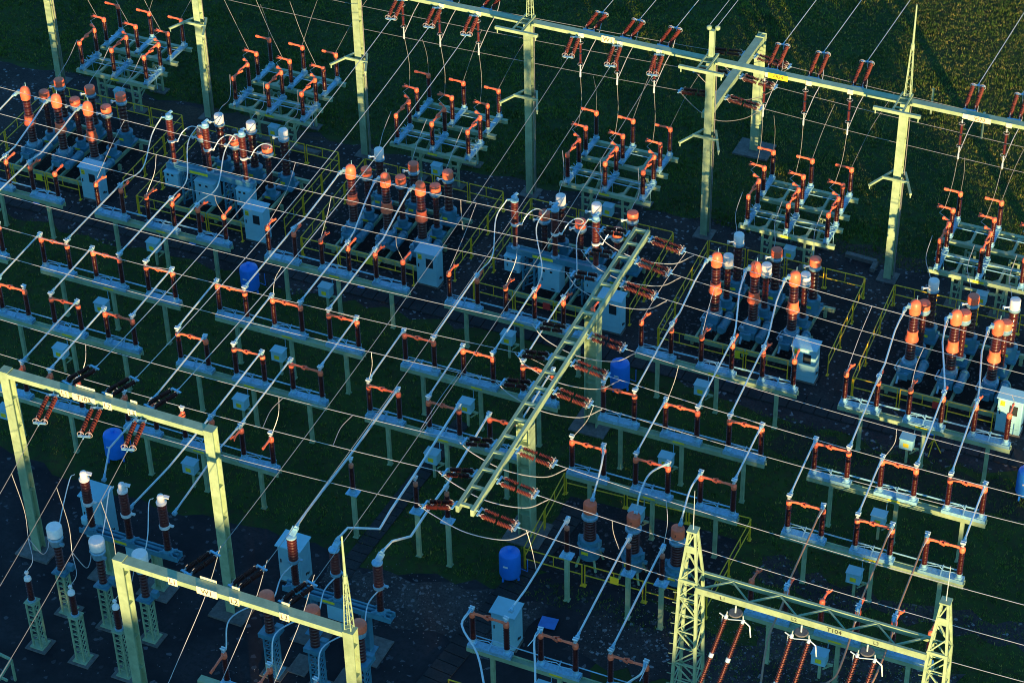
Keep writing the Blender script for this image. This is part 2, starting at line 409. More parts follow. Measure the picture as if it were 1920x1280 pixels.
# ladder beam gantry in the middle
g = thing('ladder_gantry', 'ladder shaped beam on two wide posts running through the middle of the yard', 'gantry', (0, 0, 0))
def lx(y): return 28.62-.032*(y+10)
for n, y in enumerate((-15.58, -22.93)):
    x = lx(y)
    o = MB().hsec(x, y, 0, 5.95, .56, .05, True).build('post', GREEN, g)
    for z in (1.2, 2.4, 3.6, 4.8, 5.6): MB().box(x-.22, x+.22, y-.27, y-.03, z, z+.025).build('stiffener', GREEN, o)
    MB().box(x-.8, x+.8, y-.8, y+.8, -.1, .08).build('foundation', CONC, o)
for s in (-1, 1):
    p0 = (lx(-9.7)+s*.30, -9.7, 6.12); p1 = (lx(-28.85)+s*.30, -28.85, 6.12)
    MB().bar(p0, p1, .13, .30).build('rail', GREEN, g)
y = -9.8
while y > -28.9:
    x = lx(y); MB().box(x-.235, x+.235, y-.07, y+.07, 6.15, 6.26).build('rung', GREEN, g); y -= 1.045

def simple_portal(name_lab, xa, xb, Y, z1, texts, spire_right=False):
    g = thing('portal_gantry', name_lab, 'gantry', (0, 0, 0))
    for x in (xa, xb):
        o = MB().hsec(x, Y, 0, z1, .38).box(x-.2, x+.2, Y-.2, Y+.2, z1, z1+.025).build('post', GREEN, g)
        for z in (1.6, 3.2, 4.8, 6.4, 7.8): MB().box(x+.02, x+.16, Y-.15, Y+.15, z, z+.02).build('stiffener', GREEN, o)
        MB().box(x-.75, x+.75, Y-.65, Y+.65, -.1, .09).build('foundation', CONC, o)
    o = MB().box(xa+.195, xb-.195, Y-.20, Y+.20, z1-.23, z1-.02).build('beam', GREEN, g)
    for f, tx, w in texts: sign(g, tx, xa+(xb-xa)*f, Y-.225, z1-.12, w, .32, False)
    for f, tx, w in texts[1:]: MB().cbox((xa+(xb-xa)*(f-.02), Y+.215, z1-.04), (w*.8, .02, .26)).build('rear_plate', PLATE, g)
    if spire_right: spire(g, xb-.05, Y+.05, z1+.02, 12.7, .24)
    return g
simple_portal('tall portal with yellow plates reading T103, left of the yard', 11.47, 20.34, -31.48, 9.17, [(.31, 'L1', .36), (.405, 'T103', 1.0), (.52, 'L2', .36), (.64, 'L3', .36)])
W1Y, W1Z = -38.1, 8.55
simple_portal('portal with plate W1 and a yellow spire, lower left corner', 20.52, 29.45, W1Y, W1Z, [(.25, 'L1', .36), (.40, 'W1', .8), (.52, 'L2', .36), (.735, 'L3', .36)], True)

# lattice portal
g = thing('lattice_portal', 'lattice portal lettered T104 with two tapered towers, lower right', 'gantry', (0, 0, 0))
TY = -31.3
for tx in (38.95, 47.6):
    b = MB(); c = [(-1, -1), (1, -1), (1, 1), (-1, 1)]
    z1, z2 = 8.62, 10.7
    w0, w1, w2 = .50, .30, .11
    for s, t_ in c:
        b.bar((tx+s*w0, TY+t_*w0, 0), (tx+s*w1, TY+t_*w1, z1), .10); b.bar((tx+s*w1, TY+t_*w1, z1), (tx+s*w2, TY+t_*w2, z2), .08)
    n = 11
    for i in range(n):
        za, zb = z1*i/n, z1*(i+1)/n; qa = w0+(w1-w0)*i/n; qb = w0+(w1-w0)*(i+1)/n
        for k2, ((ax, ay), (bx, by)) in enumerate(zip(c, c[1:]+c[:1])):
            if (i+k2) % 2: ax, ay, bx, by = bx, by, ax, ay
            b.bar((tx+ax*qa, TY+ay*qa, za), (tx+bx*qb, TY+by*qb, zb), .04)
            b.bar((tx+ax*qb, TY+ay*qb, zb), (tx+bx*qb, TY+by*qb, zb), .036)
    for i in range(3):
        za, zb = z1+(z2-z1)*i/3, z1+(z2-z1)*(i+1)/3; qa = w1+(w2-w1)*i/3; qb = w1+(w2-w1)*(i+1)/3
        for k2, ((ax, ay), (bx, by)) in enumerate(zip(c, c[1:]+c[:1])):
            if (i+k2) % 2: ax, ay, bx, by = bx, by, ax, ay
            b.bar((tx+ax*qa, TY+ay*qa, za), (tx+bx*qb, TY+by*qb, zb), .045)
    for s, t_ in c: pass
    b.box(tx-.18, tx+.18, TY-.18, TY+.18, z2, z2+.06); b.box(tx-.17, tx+.17, TY-.22, TY-.19, 9.85, 10.15)
    b.box(tx-w1-.05, tx+w1+.05, TY-w1-.06, TY-w1+.02, z1-.06, z1+.06)
    o = b.build('tower', GREEN, g)
    b = MB()
    for i in range(16): b.bar((tx-w0-.02+.0122*i, TY-.50+.0115*i, .8+.48*i), (tx-w0-.2+.0122*i, TY-.52+.0115*i, .8+.48*i), .022)
    b.build('step_bolt', GREEN, o)
    MB().tube([(tx, TY, z2), (tx, TY, z2+(1.75 if tx < 40 else 1.55))], .018, 6, .010).build('lightning_rod', ALU, o)
MB().box(39.27, 47.28, TY-.46, TY-.36, 8.34, 8.60).build('front_chord', GREEN, g)
MB().box(39.27, 47.28, TY+.36, TY+.46, 8.38, 8.58).build('rear_chord', GREEN, g)
n = 9; b = MB()
for i in range(n):
    xa = 39.45+7.6*i/n; xb = 39.45+7.6*(i+1)/n
    if i % 2 == 0: b.bar((xa, TY-.36, 8.54), (xb, TY+.36, 8.54), .065)
    else: b.bar((xa, TY+.36, 8.54), (xb, TY-.36, 8.54), .05)
b.build('bracing', GREEN, g)
for f, tx_, s_ in ((.11, 'L1', .2), (.435, 'L2', .2), (.615, 'T104', .25), (.80, 'L3', .2)):
    lettering(tx_, s_, g, (39.4+7.74*f, TY-.465, 8.46), (R(90), 0, 0))

# ------------------------------------------------------------------ tension and suspension strings
def rod_mesh(L, rs=.075, rc=.035, m=BRICK):
    def mk():
        b = MB().lathe(sheds(.10, L*.47, rc, rs, max(6, int(L*7))), 9, ax=(1, 0, 0)).lathe(sheds(L*.53, L-.10, rc, rs, max(6, int(L*7))), 9, ax=(1, 0, 0))
        return b.mesh('insulator_rod', m)
    return shared(('rod', round(L, 2), rs, m.name), mk)
def fit_mesh(s):
    def mk():
        b = MB().tube([(-.07, 0, 0), (.07, 0, 0)], .035, 7)
        for k in (1, -1): b.tube([(0, 0, .02*k), (.05*s, 0, .10*k), (.14*s, 0, .13*k)], .011, 5)
        return b.mesh('arcing_horn', HORN)
    return shared(('fit', s), mk)
def ring_mesh():
    def mk():
        pts = [(0,   .13*math.cos(a), .13*math.sin(a)) for a in [2*math.pi*i/14 for i in range(15)]]
        return MB().tube(pts, .013, 5).mesh('arcing_ring', HORN)
    return shared('ring', mk)
HORN = mat('dull_fitting', (.42, .40, .38), .45, .3, .1, 6)
STR = 'twin insulator strings tensioning the conductors'
def string(A, B, label, sep=.32, m=BRICK, ring=True, sepdir=None, group=STR, rs=.10):
    """A on the steelwork, B at the conductor end; a pair of rods between two yoke plates"""
    A = Vector(A); B = Vector(B); L0 = (B-A).length; d = (B-A)/L0
    side = Vector(sepdir) if sepdir else d.cross(Vector((0, 0, 1)))
    side = (side-d*side.dot(d)).normalized(); up = side.cross(d)*-1
    t = thing('insulator_string', label, 'insulator', A, 0, group)
    Mx = Matrix((d, side, d.cross(side))).transposed(); t.rotation_euler = Mx.to_euler()
    L = round(L0-.36, 1); x0 = (L0-L)/2
    for s in (-1, 1):
        o = inst('insulator_rod', rod_mesh(L, rs, .04, m), t, (x0, s*sep/2, 0))
        for xx, sg in ((.05, 1), (L-.05, -1)): inst('arcing_horn', fit_mesh(sg), o, (xx, 0, 0))
        if ring and m is BRICK: inst('arcing_ring', ring_mesh(), o, (L-.03, 0, 0))
    for x in (x0-.05, x0+L+.05): MB().cbox((x, 0, 0), (.09, sep+.16, .035)).build('yoke_plate', GALV, t)
    MB().tube([(0, 0, 0), (x0-.05, 0, 0)], .028, 6).build('link', GALV, t); MB().tube([(L0-x0+.05, 0, 0), (L0, 0, 0)], .03, 6).build('link', GALV, t)
    return t
def hang(A, L, label, group='single insulators hanging under the rear gantry beam'):
    t = thing('insulator_string', label, 'insulator', A, 0, group)
    t.rotation_euler = (0, R(90), 0)
    o = inst('insulator_rod', rod_mesh(L, .075, .035, BRICK), t, (.12, 0, 0))
    MB().tube([(0, 0, 0), (.16, 0, 0)], .03, 6).tube([(L+.1, 0, 0), (L+.55, 0, 0)], .03, 6).tube([(L+.5, 0, 0), (L+.75, 0, 0)], .045, 6).build('link', ALU, t)
    for x in (.2, L+.08): inst('arcing_ring', ring_mesh(), t, (x, 0, 0))
    return t

# middle ladder gantry strings and the nine long bus wires on each side
YS = [-10.05, -11.75, -13.5, -17.25, -19.15, -21.05, -24.85, -26.72, -28.62]
RS = [((1275, 470), [(1440, 518), (1650, 580), (1855, 635), (1925, 655)]), ((1253, 517), [(1440, 572), (1665, 640), (1925, 708)]), ((1232, 563), [(1440, 625), (1480, 641), (1925, 751)]),
      ((1172, 659), [(1440, 740), (1650, 798), (1850, 854), (1925, 873)]), ((1145, 711), [(1435, 802), (1530, 829), (1637, 861), (1925, 936)]), ((1110, 762), [(1440, 859), (1510, 880), (1925, 987)]),
      ((1042, 876), [(1140, 906), (1260, 947), (1440, 1001), (1790, 1105), (1925, 1140)]), ((1003, 935), [(1299, 1034), (1440, 1077), (1615, 1132), (1925, 1216)]), ((980, 997), [(1283, 1100), (1490, 1157), (1737, 1230), (1925, 1285)])]
LS = [[(-8, 163), (480, 294), (955, 400), (1135, 432)], [(-8, 213), (480, 342), (960, 450), (1107, 475)], [(-8, 263), (207, 320), (480, 390), (890, 485), (1070, 523)],
      [(-8, 363), (480, 492), (865, 585), (1010, 617)], [(-8, 425), (130, 463), (400, 536), (567, 579), (983, 668)], [(-8, 478), (80, 500), (345, 575), (685, 657), (950, 719)],
      [(-8, 598), (142, 640), (480, 732), (697, 785), (880, 829)], [(-8, 663), (125, 705), (480, 797), (842, 891)], [(-8, 733), (190, 785), (480, 862), (802, 946)]]
def zfit(pts, Y):
    P = [atY(x, y, Y) for x, y in pts]; return P
BUSR, BUSL = [], []
for i, Y in enumerate(YS):
    xr = lx(Y)+.38; A = Vector((xr, Y, 6.10))
    P = zfit([RS[i][0]]+RS[i][1], Y)
    x0, x1 = P[0].x, P[-1].x; xe = xr+1.75
    zz = sum(p.z for p in P)/len(P); B = Vector((xe, Y, 5.86))
    # gentle sag through the measured points
    zs = lambda x, z0=zz: z0
    def zline(x, P=P):
        for a, b in zip(P, P[1:]):
            if a.x <= x <= b.x: return a.z+(b.z-a.z)*(x-a.x)/(b.x-a.x)
        return P[0].z if x < P[0].x else P[-1].z
    string(A, B, f'red brown twin string right of the ladder beam, {ORD[i]} counting from its far end', sepdir=(0, 1, 0))
    xend = max(x1, 50)
    zend = min(5.6, max(4.9, zline(x1))); pts = sag(B, (xend, Y, zend+.15), .22, 14)
    BUSR.append(pts)
    wire(f'long bus wire running right from the ladder beam, {ORD[i]} counting from its far end', pts, .0135, 'bus wires strung across the yard')
    # left side
    xl = lx(Y)-.38; A = Vector((xl, Y, 6.10)); P = zfit(LS[i], Y); B = Vector((xl-1.5, Y, 5.97-.06*max(0, i-2)))
    string(A, B, f'dark twin string left of the ladder beam, {ORD[i]} counting from its far end', sepdir=(0, 1, 0), m=BROWN)
    xs = P[0].x; zl = P[0].z+.05
    pts = sag((min(xs, xs), Y, max(4.3, min(6.3, zl))), B, .30 if i < 3 else .22, 16)
    BUSL.append(pts)
    wire(f'long bus wire running left from the ladder beam, {ORD[i]} counting from its far end', pts, .0135, 'bus wires strung across the yard')
    # jumper under the beam
    pts = smooth([B+Vector((-.15, 0, -.05)), (xl-1.0, Y-.1, 5.35), (lx(Y), Y-.15, 5.0), (xr+1.2, Y-.1, 5.15), (xr+2.1, Y, 5.78)], 6)
    wire(f'slack jumper looping under the ladder beam, {ORD[i]} counting from its far end', pts, .02, 'jumper loops under the ladder beam')

# rear gantry strings toward the yard, over the two strung bays
def ywires(k, spots, ends, lab, dest, destY, destz, front):
    xm = (PX9[k]+PX9[k+1])/2
    for i in range(3):
        A = Vector((spots[i], YG-.2, 9.40)); B = Vector((A.x+.3, YG-1.95, 9.2))
        string(A, B, f'twin string on the rear gantry pulling towards {lab}, {ORD[i]} from the left', sepdir=(1, 0, 0))
        D = Vector((dest[i], destY+.22, destz-.12)); C = Vector((dest[i]+.42, destY+1.85, destz-.27))
        string(D, C, f'dark twin string behind {lab}, {ORD[i]} from the left', sepdir=(1, 0, 0), m=BROWN)
        pts = sag(C, B, .55, 22)
        wire(f'long conductor from the rear gantry down to {lab}, {ORD[i]} from the left', pts, .013 if not front else .018, 'conductors crossing the yard lengthwise', WIRE if front else WIRED)
ywires(3, [12.85, 14.8, 16.7], None, 'the T103 portal', [13.9, 15.65, 17.47], -31.48, 9.17, True)
ywires(4, [21.78, 23.83, 25.86], None, 'the W1 portal', [22.9, 24.75, 26.7], W1Y, W1Z, False)
# strings on the viewer side of T103
TLINE = []
for i, (x, ex, ey) in enumerate([(13.75, 75, 795), (15.68, 150, 822), (17.55, 233, 846)]):
    A = Vector((x, -31.48-.25, 8.98)); q = atY(ex, ey, -34.0); B = Vector((x+.42, -33.45, 8.82))
    string(A, B, f'red brown twin string on the near side of the T103 portal, {ORD[i]} from the left', sepdir=(1, 0, 0))
    E_ = B+Vector((.3, -12.0, -3.4))
    TLINE.append(sag(B, E_, .25, 12))
    wire(f'conductor running down to the lower left from the T103 portal, {ORD[i]} from the left', sag(B, E_, .25, 8), .013, 'conductors leaving towards the viewer', WIRED)
# long suspension strings under the lattice portal
for i, f in enumerate((.17, .47, .765)):
    x = 39.4+7.74*f
    b = thing('insulator_string', f'red insulator pair slanting from a round plate under the T104 beam, {ORD[i]} pair', 'insulator', (x, TY-.42, 8.28), 0, 'slanting insulator pairs under the lattice portal')
    MB().tube([(0, 0, 0), (0, -.02, -.3)], .03, 6).build('link', ALU, b)
    MB().lathe([(.22, -.36), (.25, -.34), (.22, -.31)], 16).build('round_plate', CONC, b)
    for s in (-1, 1):
        p0 = Vector((s*.3, -.05, -.55)); p1 = Vector((s*.3-.35, -2.0, -3.6))
        if i == 0: p1 = Vector((s*.3-.4, -1.7, -2.9))
        d = (p1-p0); L = round(d.length, 1); d.normalize(); sd = Vector((1, 0, 0)); sd = (sd-d*sd.dot(d)).normalized()
        o = inst('insulator_rod', shared(('long', L), lambda: MB().lathe(sheds(.1, L*.47, .045, .095, 18), 10, ax=(1, 0, 0)).lathe(sheds(L*.53, L-.1, .045, .095, 18), 10, ax=(1, 0, 0)).mesh('insulator_rod', BRICK)), b, p0)
        o.rotation_euler = Matrix((d, sd, d.cross(sd))).transposed().to_euler()
        MB().lathe([(.05, L*.47), (.085, L*.475), (.085, L*.525), (.05, L*.53)], 10, ax=(1, 0, 0)).lathe([(.05, -.05), (.07, 0), (.06, .1)], 9, ax=(1, 0, 0)).lathe([(.06, L-.1), (.08, L), (.05, L+.12)], 9, ax=(1, 0, 0)).build('coupling', ALU, o)
        MB().tube([p0, (s*.28, -.03, -.34)], .02, 5).build('shackle', ALU, b)
    MB().tube([(-.55, -.05, -.5), (-.2, -.1, -.62), (.3, -.06, -.52), (.55, -.1, -.66), (.62, -.15, -1.1)], .025, 6).tube([(-.42, -.1, -.55), (-.42, -.15, -1.0)], .02, 5).build('arcing_horn', ALU, b)
    MB().bar((-.36, -2.0, -3.75), (.3, -2.0, -3.75), .06, .06).build('yoke_plate', GALV, b)

# behind the rear gantry: line strings and conductors leaving over the field
BH = [(2, 3, [0, 0, 0]), (4, 3, None), (5, 3, None), (6, 3, None)]
LN = {3: 'second post bay', 4: 'the W1 plate bay', 5: 'the V824 plate bay', 6: 'the 9570 plate bay'}
XL = {3: [13.1, 15.0, 17.0], 4: [22.15, 23.97, 25.78], 5: [31.0, 32.9, 34.93], 6: [39.95, 41.9, 43.85]}
BD = {3: (.05, 1.4), 4: (.06, 1.42), 5: (-.2, 1.85), 6: (-.16, 1.82)}
for k in (3, 4, 5, 6):
    for i in range(3):
        x = XL[k][i]
        A = Vector((x, YG+.25, 9.42)); B = Vector((x+BD[k][0], BD[k][1], 9.58))
        string(A, B, f'line string behind the rear gantry over {LN[k]}, {ORD[i]} from the left', sepdir=(1, 0, 0), m=BRICK, group='line strings behind the rear gantry', sep=.42)
        wire(f'line conductor leaving over the field from {LN[k]}, {ORD[i]} from the left', sag(B, B+Vector((3.0, 45, 5.5)), .6, 8), .018, 'line conductors leaving over the field')
        if True:
            hx = x-.12
            hang((hx, YG-.3, 9.32), 1.25, f'single hanging insulator under the rear beam at {LN[k]}, {ORD[i]} from the left')
            # jumper from the line string through below the beam to the hanging insulator
            wire(f'jumper under the rear beam at {LN[k]}, {ORD[i]} from the left', smooth([B, (x+.15, YG+1.3, 8.9), (x+.02, YG+.5, 8.3), (hx, YG-.3, 7.55)], 6), .018, 'jumpers at the rear gantry')
            X0 = -5.45+8.98*(k-0-1)
            tgt = Vector((X0+i*1.905+.05-.38, .92, 3.45))
            wire(f'thin dropper to the bank below {LN[k]}, {ORD[i]} of three', smooth([(hx, YG-.3, 7.5), (hx*.5+tgt.x*.5, .25, 5.2), tgt], 6)+[Vector((tgt.x-.12, .45, 3.42)), Vector((X0+i*1.905+.17, -.15, 3.55))], .010, 'droppers to the rear disconnector banks')
for k, nm in ((1, 'the top left bank'), (2, 'the second bank')):
    for i in range(3):
        X0 = -5.45+8.98*(k-1); tgt = Vector((X0+i*1.905+.05-.38, .92, 3.45))
        wire(f'thin dropper reaching {nm} from above the picture, {ORD[i]} from the left', smooth([(tgt.x-.5+.1*i, -.6, 7.8), (tgt.x-.2, .2, 5.4), tgt], 6)+[Vector((tgt.x-.12, .45, 3.42)), Vector((X0+i*1.905+.17, -.15, 3.55))], .010, 'droppers to the rear disconnector banks')
# earth wires on the peak
for i, dx in enumerate((-.16, .2)):
    wire(f'earth wire leaving the short peak over the field, the {("left", "right")[i]} one', sag((PX9[5]+dx, YG+.1, 11.2), (PX9[5]+dx+3, 45, 17), .6, 8), .014, 'earth wires over the field')

# three buses behind the rear gantry, tied to the stub gantry
for i, y in enumerate((1.6, 3.6, 5.6)):
    A = Vector((27.8, y, 6.3)); B = Vector((25.9, y, 6.1))
    string(A, B, f'dark twin string left of the short rear gantry, {ORD[i]} from the front', sepdir=(0, 1, 0), m=BROWN)
    pts = sag((-14, y, 6.0), B, .35, 16)
    wire(f'bus wire behind the rear gantry running left, {ORD[i]} from the front', pts, .012, 'bus wires behind the rear gantry', WIRED)
    A2 = Vector((28.2, y, 6.3)); B2 = Vector((30.1, y, 6.1))
    string(A2, B2, f'dark twin string right of the short rear gantry, {ORD[i]} from the front', sepdir=(0, 1, 0), m=BROWN)
    wire(f'bus wire behind the rear gantry running right, {ORD[i]} from the front', sag(B2, (56, y, 5.9), .3, 12), .012, 'bus wires behind the rear gantry', WIRED)
    wire(f'jumper loop under the short rear gantry, {ORD[i]} from the front', smooth([B, (27, y-.1, 5.3), (28, y-.1, 5.0), (29.2, y-.1, 5.4), B2], 6), .017, 'jumpers at the rear gantry', WIRED)
    for k in range(0, 6):
        X0 = -5.45+8.98*k
        tgt = Vector((X0+i*1.905, 2.38, 3.52))
        wire(f'short rear bus dropper, {ORD[i]} of three, onto the bank {BK[k]}', smooth([(tgt.x+.15+.35*i, y, 5.85), (tgt.x+.1+.1*i, (y+2.38)/2+.1, 4.7), tgt], 5), .010, 'droppers to the rear disconnector banks', WIRED)

# ------------------------------------------------------------------ tubular conductors between the rows
TG = 'silver tubes joining the disconnector rows'
def tubec(label, pts, r=.038, loop=True, m=None):
    t = thing('tubular_busbar', label, 'busbar', (0, 0, 0), 0, TG)
    MB().tube(pts, r, 8).build('tube', m or ALU, t)
    a, b = Vector(pts[0]), Vector(pts[-1])
    for p, q in ((a, Vector(pts[1])), (b, Vector(pts[-2]))):
        d = (q-p).normalized()
        MB().tube([p-d*.03, p+d*.22], r*1.45, 8).cbox(p+Vector((0, 0, -.05)), (.16, .16, .10)).build('end_clamp', GALV, t)
    d = (Vector(pts[1])-a).normalized()
    MB().tube(smooth([a+Vector((.02, 0, -.02)), a+d*.3+Vector((.10, 0, .12)), a+d*.75+Vector((.03, 0, .02))], 4), .016, 5).build('flexible_link', ALU, t)
    return t
zE, zF, zG, zH = 2.393+HI+.30, 2.59+HI+.30, 2.51+HI+.30, 2.466+HI+.30
YE, YF, YG_, YH = -12.815, -17.763, -21.289, -25.737
rowE = lambda k, j: 2.855+9*k+S*j
rowF = lambda k, j: 3.168+9*k+S*j
rowG = lambda k, j: 3.281+9*k+S*j
rowH = lambda k, j: 3.43+9*k+S*j
BL = ['left edge', 'left bay', 'second bay', 'left of ladder', 'right of ladder', 'rightmost bay']
for k in range(-1, 5):
    for n, j in enumerate((1, 3, 4)):
        if k == -1 and j < 3: continue
        tubec(f'silver tube from open row by cabinets to second line, {BL[k+1]}, {ORD[n]} one', [(rowE(k, j), YE+.05, zE), (rowF(k, j), YF+.15, zF)])
for k in range(-1, 5):
    for n, j in enumerate((0, 2, 5)):
        if (k == -1 and j < 5) or (k == 3 and j == 0): continue
        if k == -1: continue
        tubec(f'silver tube between second and third disconnector lines, {BL[k+1]}, {ORD[n]} from left', [(rowF(k, j), YF-.05, zF), (rowG(k, j), YG_+.12, zG)])
for k in (0, 1):
    for n, j in enumerate((1, 3, 4)):
        if k == 0 and j == 1: continue
        tubec(f'silver tube from third line to open row by T103, {BL[k+1]}, {ORD[n]} one', [(rowG(k, j), YG_-.05, zG), (rowH(k, j), YH+.15, zH)])
for n, j in enumerate((1, 3, 4)):
    tubec(f'sunlit tan tube from third line to the row behind the lattice portal, {ORD[n]} from left', [(rowG(4, j), YG_-.05, zG), (39.43+S*j, -25.9, zH)], m=LIT_TUBE)

# tubes past the open row by T103 down to the left breakers, and the bent tubes of the next bay
for n, (j, pts) in enumerate([(1, [(262, 777), (205, 840), (195, 897)]), (3, [(372, 807), (315, 877), (245, 950)]), (4, [(450, 790), (412, 840), (327, 960)])]):
    a = Vector((rowH(1, j), YH-.1, zH)); e = at(*pts[2], 3.45); b = at(*pts[1], 3.95)
    tubec(f'bent silver tube from the open row to the white capped breakers, {ORD[n]} from left', [a, b, e], .04)
BRX = [23.21, 25.0, 26.79]
for n, pts in enumerate([[(746, 722), (655, 855), (575, 958), (555, 988)], [(864, 755), (780, 885), (732, 957), (712, 991), (652, 989), (632, 1011)], [(915, 770), (840, 905), (800, 960), (770, 1005), (735, 1014), (715, 1035)]]):
    P = [Vector((rowG(2, (1, 3, 4)[n]), YG_-.05, zG))]+[at(x, y, 4.2) for x, y in pts[1:-2]]+[at(x, y, 4.75) for x, y in pts[-2:]]
    P[-1] = at(*pts[-1], 5.05)
    tubec(f'long bent silver tube running to the brown breakers by the spire, {ORD[n]} from left', P, .05)
for n, pts in enumerate([[(1133, 845), (1128, 870), (1119, 940)], [(1255, 868), (1218, 888), (1200, 925), (1199, 965)], [(1315, 885), (1295, 915), (1284, 950), (1280, 1000)]]):
    j = (1, 3, 4)[n]; P = [Vector((rowG(3, j), YG_-.05, zG))]+[at(x, y, 4.2-.25*i) for i, (x, y) in enumerate(pts[1:])]
    P[-1] = Vector((32.05+1.82*n, -23.4, 3.3))
    tubec(f'curved tube dropping onto the orange topped transformers, {ORD[n]} from left', smooth(P, 5), .04)
SUP3 = [(32.0, -25.82), (34.52, -25.82), (35.88, -25.84)]
IX = lambda j: 30.72+S*j
for n, (x, y) in enumerate(SUP3):
    if n == 0: P = [(x, y+.1, 4.22), at(1007, 1070, 4.2), at(985, 1105, 4.2), at(958, 1142, 4.2)]
    else: P = [(x, y+.1, 4.22), (IX((0, 3, 4)[n]), -31.4, 4.2)]
    tubec(f'slanting tube from a single support to the bottom edge row, {ORD[n]} from left', P, .04)
for n, (j, pts) in enumerate([(0, [(866, 1172), (895, 1225), (909, 1290)]), (2, [(1002, 1197), (1003, 1240), (1004, 1290)]), (5, [(1202, 1262), (1185, 1274), (1160, 1290)])]):
    P = [Vector((IX(j), -31.6, 4.2))]+[at(x, y, 4.0-.35*i) for i, (x, y) in enumerate(pts)]
    tubec(f'bent tube leaving the bottom edge disconnector row downwards, {ORD[n]} from left', smooth(P, 4), .04)
for n, pts in enumerate([[(1468, 1130), (1440, 1197), (1425, 1290)], [(1600, 1175), (1575, 1250), (1555, 1277), (1500, 1300)], [(1672, 1190), (1640, 1270), (1620, 1300)]]):
    P = [Vector((39.43+S*(1, 3, 4)[n], -26.05, zH))]+[at(x, y, 4.1-.3*i) for i, (x, y) in enumerate(pts)]
    tubec(f'brownish tube curving down in front of the T104 beam, {ORD[n]} from left', smooth(P, 4), .04, m=LIT_TUBE)
# single posts
def support(x, y, label, zt=2.32):
    t = thing('support_insulator', label, 'insulator', (x, y, 0), 0, 'single support insulators on green posts')
    MB().box(-.08, .08, -.08, .08, 0, zt).box(-.12, .12, -.12, .12, 0, .03).build('leg', GREEN, t)
    MB().cbox((0, 0, zt+.03), (.5, .42, .05)).build('top_plate', GALV, t)
    o = post_ins(t, (0, 0, zt+.075), None, terminal=True, cap=False)
    MB().lathe([(.095, 1.28), (.10, 1.30), (.10, 1.42), (.03, 1.46)], 10).build('head', mat_cap, o)
    return t
mat_cap = mat('rusty_cap', (.55, .17, .09), .5)
for n, (x, y) in enumerate([(22.80, -25.80), (25.61, -25.80), (26.97, -25.84)]): support(x, y, f'single insulator on a green post near the ladder beam end, {ORD[n]} from left')
for n, (x, y) in enumerate(SUP3): support(x, y, f'single insulator on a green post before the small fenced pit, {ORD[n]} from left')
# droppers from bus wires onto the rows
def drop(label, A, B, bow=.25, r=.013):
    A = Vector(A); B = Vector(B); wire(label, smooth([A, A.lerp(B, .45)+Vector((bow, 0, 0)), B], 7), r, 'droppers from the bus wires to the rows')
def onbus(x, i):
    pts = BUSL[i] if x < 28.5 else BUSR[i]
    for a, b in zip(pts, pts[1:]):
        if a.x <= x <= b.x: return a.lerp(b, (x-a.x)/(b.x-a.x))
    return pts[0] if x < pts[0].x else pts[-1]
hE, hF, hG, hH = 2.393+HI+.1, 2.59+HI+.1, 2.51+HI+.1, 2.466+HI+.1
DR = []
for k in range(0, 5):
    n = ['leftmost', 'second', 'third', 'fourth', 'rightmost'][k]
    for j, bi in ((0, 0), (2, 1), (5, 2)):
        if k == 2 and j > 2: continue
        DR.append((f'dropper onto the {ORD[j]} pole of the {n} open row', onbus(rowE(k, j)+.1, bi), (rowE(k, j), YE, hE)))
    DR.append((f'dropper onto the last pole of the {n} second line row', onbus(rowF(k, 5)-.1, 4), (rowF(k, 5), YF, hF+.12)))
    if k in (1, 3, 4): DR.append((f'dropper onto a middle pole of the {n} second line row', onbus(rowF(k, 2)+.3, 3), (rowF(k, 2)+.05, YF, hF+.12)))
    if k in (2, 3): DR.append((f'dropper onto the first pole of the {n} third line row', onbus(rowG(k, 0)+.1, 5), (rowG(k, 0), YG_, hG+.1)))
DR += [('dropper onto the last pole of the open row by T103', onbus(rowH(1, 5), 6), (rowH(1, 5), YH, hH)),
       ('dropper onto the last pole of the left edge open row', onbus(rowH(0, 5), 6), (rowH(0, 5), YH, hH)),
       ('long dropper beside the fenced transformers', onbus(35.6, 6), (35.88, -25.8, 4.1)),
       ('dropper ending on a slanting tube before the fenced pit', onbus(34.2, 7), (34.45, -26.6, 4.2)),
       ('dropper ending on the leftmost slanting tube near the blue tank', onbus(31.6, 8), at(1006, 1070, 4.2)),
       ('dropper hanging by the yellow fence left of the ladder beam', onbus(20.2, 0), onbus(20.2, 0)+Vector((.1, -.1, -1.5)))]
for i, (X, bi) in enumerate(((19.4, 6), (22.5, 6), (25.3, 5))):
    DR.append((f'dropper joining two crossing conductors near the ladder beam end, {ORD[i]} from left', onbus(X, bi), onbus(X+.1, bi+1)))
for l, a, b in DR: drop(l, a, b, random.uniform(-.15, .2))

